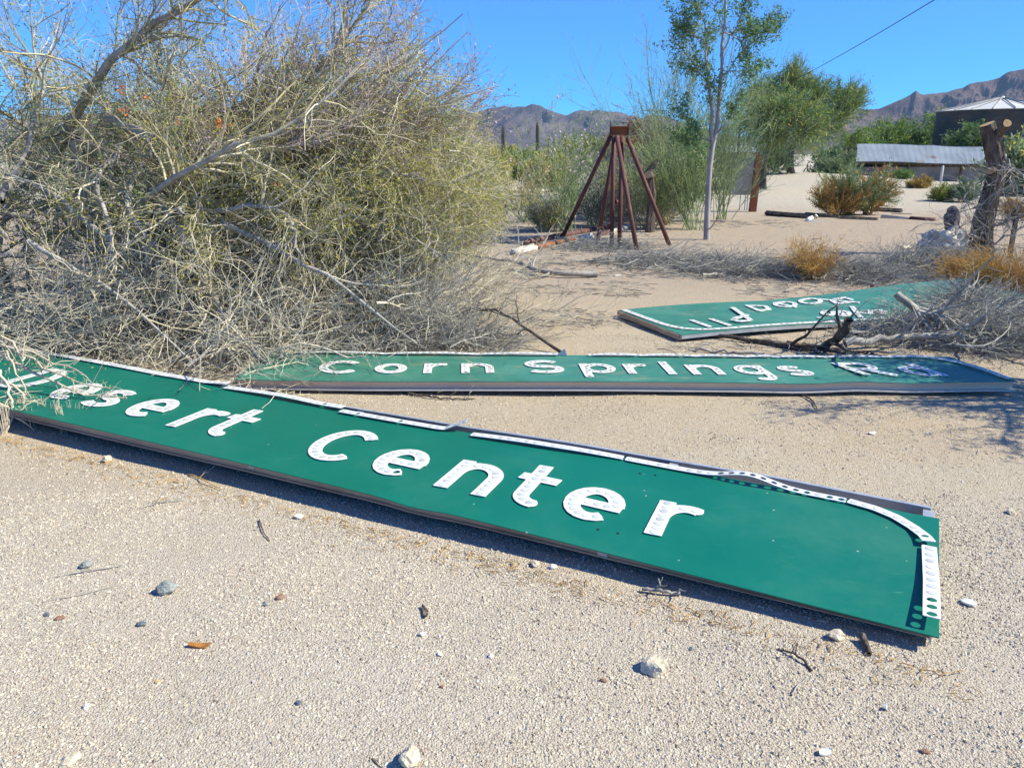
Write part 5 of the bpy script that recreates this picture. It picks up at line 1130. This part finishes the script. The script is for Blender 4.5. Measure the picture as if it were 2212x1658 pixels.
# ---------------------------------------------------------------- tank, shed, power line
Y = 62; m_ = mpp(Y); c = At(2149, 312, Y); zr = At(2149, 240, Y)[2]; za = At(2149, 213, Y)[2]; R_ = 117 * m_
T = empty('water_tank', (c[0], Y, 0), 'big round dark steel water tank with a white ribbed cone roof', 'water tank')
n_ = 96; V = []; F = []
zs_ = np.linspace(0, zr, 40)
for i, z in enumerate(zs_):
    rr1 = R_ * (1 + (.006 if i % 8 == 0 else 0))
    for j in range(n_): t = 2 * math.pi * j / n_; V.append((c[0] + rr1 * math.cos(t), Y + rr1 * math.sin(t), z))
for i in range(39):
    for j in range(n_): F.append((i * n_ + j, i * n_ + (j + 1) % n_, (i + 1) * n_ + (j + 1) % n_, (i + 1) * n_ + j))
meshg('wall', V, F, mottled('weathered_tank_steel', [(.022, .038, .036), (.045, .055, .05), (.085, .07, .055), (.15, .12, .09)], .55, .7, .2, .3, .3, .02, (1, 1, 3)), T, smooth=True)
roofm = mottled('white_tank_roof', [(.50, .49, .46), (.66, .65, .62)], 1.2, .6, .1, .3, .1, .01)
V = [(c[0], Y, za)]; ns = 20; F = []
for k, (fr_, ) in enumerate([(.33,), (.66,), (1.03,)]):
    for j in range(ns): t = 2 * math.pi * j / ns; V.append((c[0] + R_ * fr_ * math.cos(t), Y + R_ * fr_ * math.sin(t), za + (zr - za) * fr_))
for j in range(ns): F.append((0, 1 + j, 1 + (j + 1) % ns))
for k in range(2):
    for j in range(ns): p = 1 + k * ns; q = p + ns; F.append((p + j, q + j, q + (j + 1) % ns, p + (j + 1) % ns))
F.append(tuple(1 + 2 * ns + j for j in reversed(range(ns))))
meshg('roof', V, F, roofm, T)
for j in range(ns):
    t = 2 * math.pi * j / ns; q = MB(); d = np.array([math.cos(t), math.sin(t), 0])
    q.tube([np.array([c[0], Y, za + .03]) + d * .3, np.array([c[0], Y, zr + .03]) + d * R_ * 1.02], .045, 4); q.build('roof_rib', mottled('grey_rib', [(.25, .24, .23), (.36, .35, .33)], 3, .7), T)
q = MB(); q.tube([(c[0], Y, za - .02), (c[0], Y, za + .16)], [.28, .12], 12); q.build('vent_cap', roofm, T)
finish(T)

Y = 44; a = At(1853, 311, Y + 2.2); l = At(1850, 349, Y); rgt = At(2240, 356, Y); a2 = At(2240, 320, Y + 2.2)
T = empty('tin_roof_shed', ((l[0] + rgt[0]) / 2, Y + 1, 0), 'long low shed with a dented tin roof and rusty patches', 'shed')
nx_ = 300; ny_ = 8; V = []; F = []
for j in range(ny_ + 1):
    v = j / ny_
    for i in range(nx_ + 1):
        u = i / nx_; p = (l * (1 - u) + rgt * u) * (1 - v) + (a * (1 - u) + a2 * u) * v
        p = p + np.array([0, 0, .018 * math.cos(i * math.pi) + .04 * math.exp(-((u - .42) / .05) ** 2) * v + .03 * math.sin(u * 9)]); V.append(p)
for j in range(ny_):
    for i in range(nx_): F.append((j * (nx_ + 1) + i, j * (nx_ + 1) + i + 1, (j + 1) * (nx_ + 1) + i + 1, (j + 1) * (nx_ + 1) + i))
nv_ = len(V); V = V + [v - np.array([0, 0, .03]) for v in V]; F = F + [tuple(nv_ + k for k in reversed(f)) for f in F]
m, nt, bb = base('tin_roof', .45, .3, .5); v = coord(nt); cc = ramp(nt, noisen(nt, v, .8, 4), [(.3, (.27, .31, .35)), (.7, (.38, .42, .45))])
cc = mix(nt, ramp(nt, noisen(nt, coord(nt, (.5, .5, .5)), 1.1, 4, .6), [(.63, (0, 0, 0)), (.68, (.8, .8, .8))]), cc, (.24, .14, .10)); nt.links.new(cc, bb.inputs['Base Color'])
meshg('roof', V, F, m, T)
b = MB(); b.box(((l[0] + rgt[0]) / 2 + .1, Y + .55, .40), (rgt[0] - l[0] - .3, .12, .80)); b.build('wall', mottled('shed_wall', [(.14, .13, .12), (.24, .22, .20), (.32, .29, .26)], 1.5, .9), T)
b = MB(); b.box(((l[0] + rgt[0]) / 2 + .1, Y + 2.4, .9), (rgt[0] - l[0] - .3, .12, 1.80)); b.build('back_wall', M['bark_dark'], T)
b = MB(); b.box((l[0] + .15, Y + 1.4, .55), (.10, 1.8, 1.1)); b.build('side_wall', M['bark'], T)
for x in (1862, 1965, 2080, 2160):
    p = At(x, 350, Y + .25); b = MB(); b.box((p[0], Y + .3, p[2] * .5), (.10, .10, p[2] - .02)); b.build('post', M['bark_dark'], T)
finish(T)
for x, y0, y1, Yp_, lab in [(2037, 358, 392, 38, 'thin white fence post standing before the shed'), (1972, 372, 392, 40, 'short pale fence post left of the white one')]:
    p = At(x, y0, Yp_); q = MB(); q.tube([(p[0], Yp_, 0), (p[0], Yp_, p[2] - .03), (p[0], Yp_, p[2])], [.055, .055, .03], 10); tag(q.build('fence_post', M['lip'], None, True), lab, 'post')
p = G(1885, 398); b = MB(); q0 = p + (0, 0, 0); q1 = At(1907, 360, p[1] - 1); T = empty('rusty_pump_jack', p, 'leaning rusty iron bar with a bent head before the shed', 'scrap iron'); b.tube([q0, q1], .05, 6); b.build('bar', M['rust_light'], T)
b = MB(); b.tube([q1, q1 + (.3, 0, .06), q1 + (.42, 0, -.1)], .045, 6); b.build('head', M['rust_light'], T); finish(T)
g = G(1918, 399); T, _, Pf, _ = bush('flowering_weed', 'small weed with red-orange flowers before the shed', 'plant', g, .7, .9, (M['twig_green'], M['twig_green']), 160, (16, 90, 200), 500, (.06, .12), None, .012, 1, 0, .3, M['leaf_green'], minr=.007)
V_, F_ = leaves(np.random.default_rng(3), Pf, 60, (.08, .14), .7, .7, .05); newmesh('flowers', V_, F_, M['orange'], T); finish(T)
# distant grey roofed hut behind the panel
Y = 70; a = At(1560, 314, Y); c = At(1632, 331, Y); T = empty('distant_hut', ((a[0] + c[0]) / 2, Y, 0), 'distant grey hut roof just above the metal panel', 'hut')
w_ = c[0] - a[0]; cx_ = (a[0] + c[0]) / 2
b = MB(); b.box((cx_, Y + 1.2, .75), (w_ * .9, 2.4, 1.5)); b.build('wall', M['bark'], T)
b = MB(); b.add([(cx_ - w_ / 2, Y - .3, 1.52), (cx_ + w_ / 2, Y - .3, 1.52), (cx_ + w_ / 2, Y + 1.2, a[2]), (cx_ - w_ / 2, Y + 1.2, a[2]), (cx_ - w_ / 2, Y + 2.7, 1.52), (cx_ + w_ / 2, Y + 2.7, 1.52)], [(0, 1, 2, 3), (3, 2, 5, 4), (1, 5, 2), (0, 3, 4), (0, 4, 5, 1)]); b.build('roof', mottled('slate_grey_roof', [(.20, .21, .24), (.28, .29, .32)], 2, .7), T); finish(T)
pt_ = At(1603, 218, 68); q = MB(); q.tube([(pt_[0], 68, 0), (pt_[0], 68, pt_[2])], [.13, .09], 10); T = empty('utility_pole', (pt_[0], 68, 0), 'thin dark utility pole mostly hidden by the feathery shrub', 'pole'); q.build('pole', M['bark_dark'], T, True)
b = MB(); b.box((pt_[0], 67.9, pt_[2] - .35), (1.6, .1, .12)); b.build('crossarm', M['bark_dark'], T); finish(T)
e0 = pt_; e1_ = At(2120, -62, 17); mid = []
for t in np.linspace(0, 1, 24):
    p = e0 * (1 - t) + e1_ * t; p = p + np.array([0, 0, -.35 * 4 * t * (1 - t)]); mid.append(p)
q = MB(); q.tube(mid, .011, 5); tag(q.build('power_line', M['dark']), 'thin black overhead cable crossing the sky at upper right', 'cable')

# ---------------------------------------------------------------- haze
b = MB(); b.box((0, 1000, 349), (7600, 5400, 702)); hm = bpy.data.materials.new('haze'); hm.use_nodes = True; hn = hm.node_tree; hn.nodes.clear()
pv = hn.nodes.new('ShaderNodeVolumePrincipled'); pv.inputs['Color'].default_value = (.46, .72, 1, 1); pv.inputs['Density'].default_value = .00009; pv.inputs['Anisotropy'].default_value = .0
ho = hn.nodes.new('ShaderNodeOutputMaterial'); hn.links.new(pv.outputs[0], ho.inputs['Volume']); tag(b.build('haze', hm), 'thin blue desert air over the whole place', 'haze', kind='stuff')

# ---------------------------------------------------------------- gravel and litter
r_ = np.random.default_rng(500)
def pebbles(name, n, y0, y1, s0, s1, z=0.):
    Yp = np.sqrt(r_.uniform(y0 ** 2, y1 ** 2, n)); X = r_.uniform(-.70, .70, n) * (Yp + .3)
    dn = np.array([noise.noise(Vector((x * 1.3, y * 1.3, 2))) + .5 * noise.noise(Vector((x * 4, y * 4, 7))) for x, y in zip(X, Yp)]); kp = r_.random(n) < np.clip(.72 + 1.1 * dn, .18, 1); X = X[kp]; Yp = Yp[kp]; n = len(X)
    s = s0 * (s1 / s0) ** (r_.random(n) ** 2.2); Z = np.array([gz(x, y) for x, y in zip(X, Yp)]) + s * .12
    o6 = np.array([[1, 0, 0], [0, 1, 0], [-1, 0, 0], [0, -1, 0], [0, 0, 1], [0, 0, -1]], float)
    k = r_.uniform(.6, 1.3, (n, 6, 1)); a = r_.uniform(0, 6.28, n); ca, sa = np.cos(a)[:, None], np.sin(a)[:, None]
    q = o6[None] * k + r_.normal(size=(n, 6, 3)) * .15; q *= np.stack([np.ones(n), r_.uniform(.6, 1, n), r_.uniform(.45, .8, n)], 1)[:, None]
    q = np.stack([q[..., 0] * ca - q[..., 1] * sa, q[..., 0] * sa + q[..., 1] * ca, q[..., 2]], -1) * s[:, None, None] + np.stack([X, Yp, Z], 1)[:, None]
    f = np.array([[0, 1, 4], [1, 2, 4], [2, 3, 4], [3, 0, 4], [1, 0, 5], [2, 1, 5], [3, 2, 5], [0, 3, 5]])
    F = (f[None] + (np.arange(n) * 6)[:, None, None]).reshape(-1, 3)
    return tag(newmesh(name, q.reshape(-1, 3), F, M['gravel']), 'fine pale gravel covering the ground', 'gravel', kind='stuff')
pebbles('gravel', 150000, 1.1, 3.4, .0020, .0075)
pebbles('gravel', 90000, 3.4, 7.5, .003, .0085)
# dry twig litter
n = 22000; Yp = r_.uniform(3.4, 19, n); X = r_.uniform(-.68, .68, n) * Yp
keep = (noise_k := np.array([noise.noise(Vector((x * .8, y * .8, 9))) for x, y in zip(X, Yp)])) > (-.05 + .25 * (Yp < 5.6)); X, Yp = X[keep], Yp[keep]; n = len(X)
a = r_.normal(0, 1.0, n); L = r_.uniform(.04, .22, n) / 4; p = np.stack([X, Yp, np.full(n, .012)], 1); d = np.stack([np.cos(a), np.sin(a), np.zeros(n)], 1); pts = [p]
for _ in range(4): d = unit(d + r_.normal(size=d.shape) * .2 * np.array([1, 1, .3])); p = p + d * L[:, None]; p[:, 2] = np.clip(p[:, 2], .006, .03); pts.append(p)
P = np.stack(pts, 1); onsign = (P[:, 0, 1] < 4.9) | (P[:, 0, 1] < 6.2) & (P[:, 0, 1] > 4.7) & (P[:, 0, 0] > -2.1); P = P[~onsign]
V_, F_ = tubes(P, np.full((len(P), 5), .0022) * r_.uniform(.7, 1.8, len(P))[:, None], 3); edge = []
for _ in range(900):
    xx = r_.uniform(-6, .1); vv = -.10 - abs(r_.normal(0, .07)); p = O1 + A1 * xx + N1 * vv; a_ = r_.normal(0, 1.2); l_ = r_.uniform(.01, .05)
    edge.append(np.stack([np.array([p[0] + math.cos(a_) * l_ * t, p[1] + math.sin(a_) * l_ * t, .006 + .004 * math.sin(3 * t)]) for t in np.linspace(0, 1, 5)]))
E_ = np.stack(edge); Ve, Fe = tubes(E_, np.full((len(E_), 5), .0011) * r_.uniform(.7, 1.6, len(E_))[:, None], 3); tag(newmesh('leaf_litter', Ve, Fe, M['twig_tan']), 'tiny straw bits drifted along the front of the near sign', 'plant litter', kind='stuff')
tag(newmesh('twig_litter', V_, F_, M['twig_grey']), 'scattered dry twigs on the sand', 'twig litter', kind='stuff')
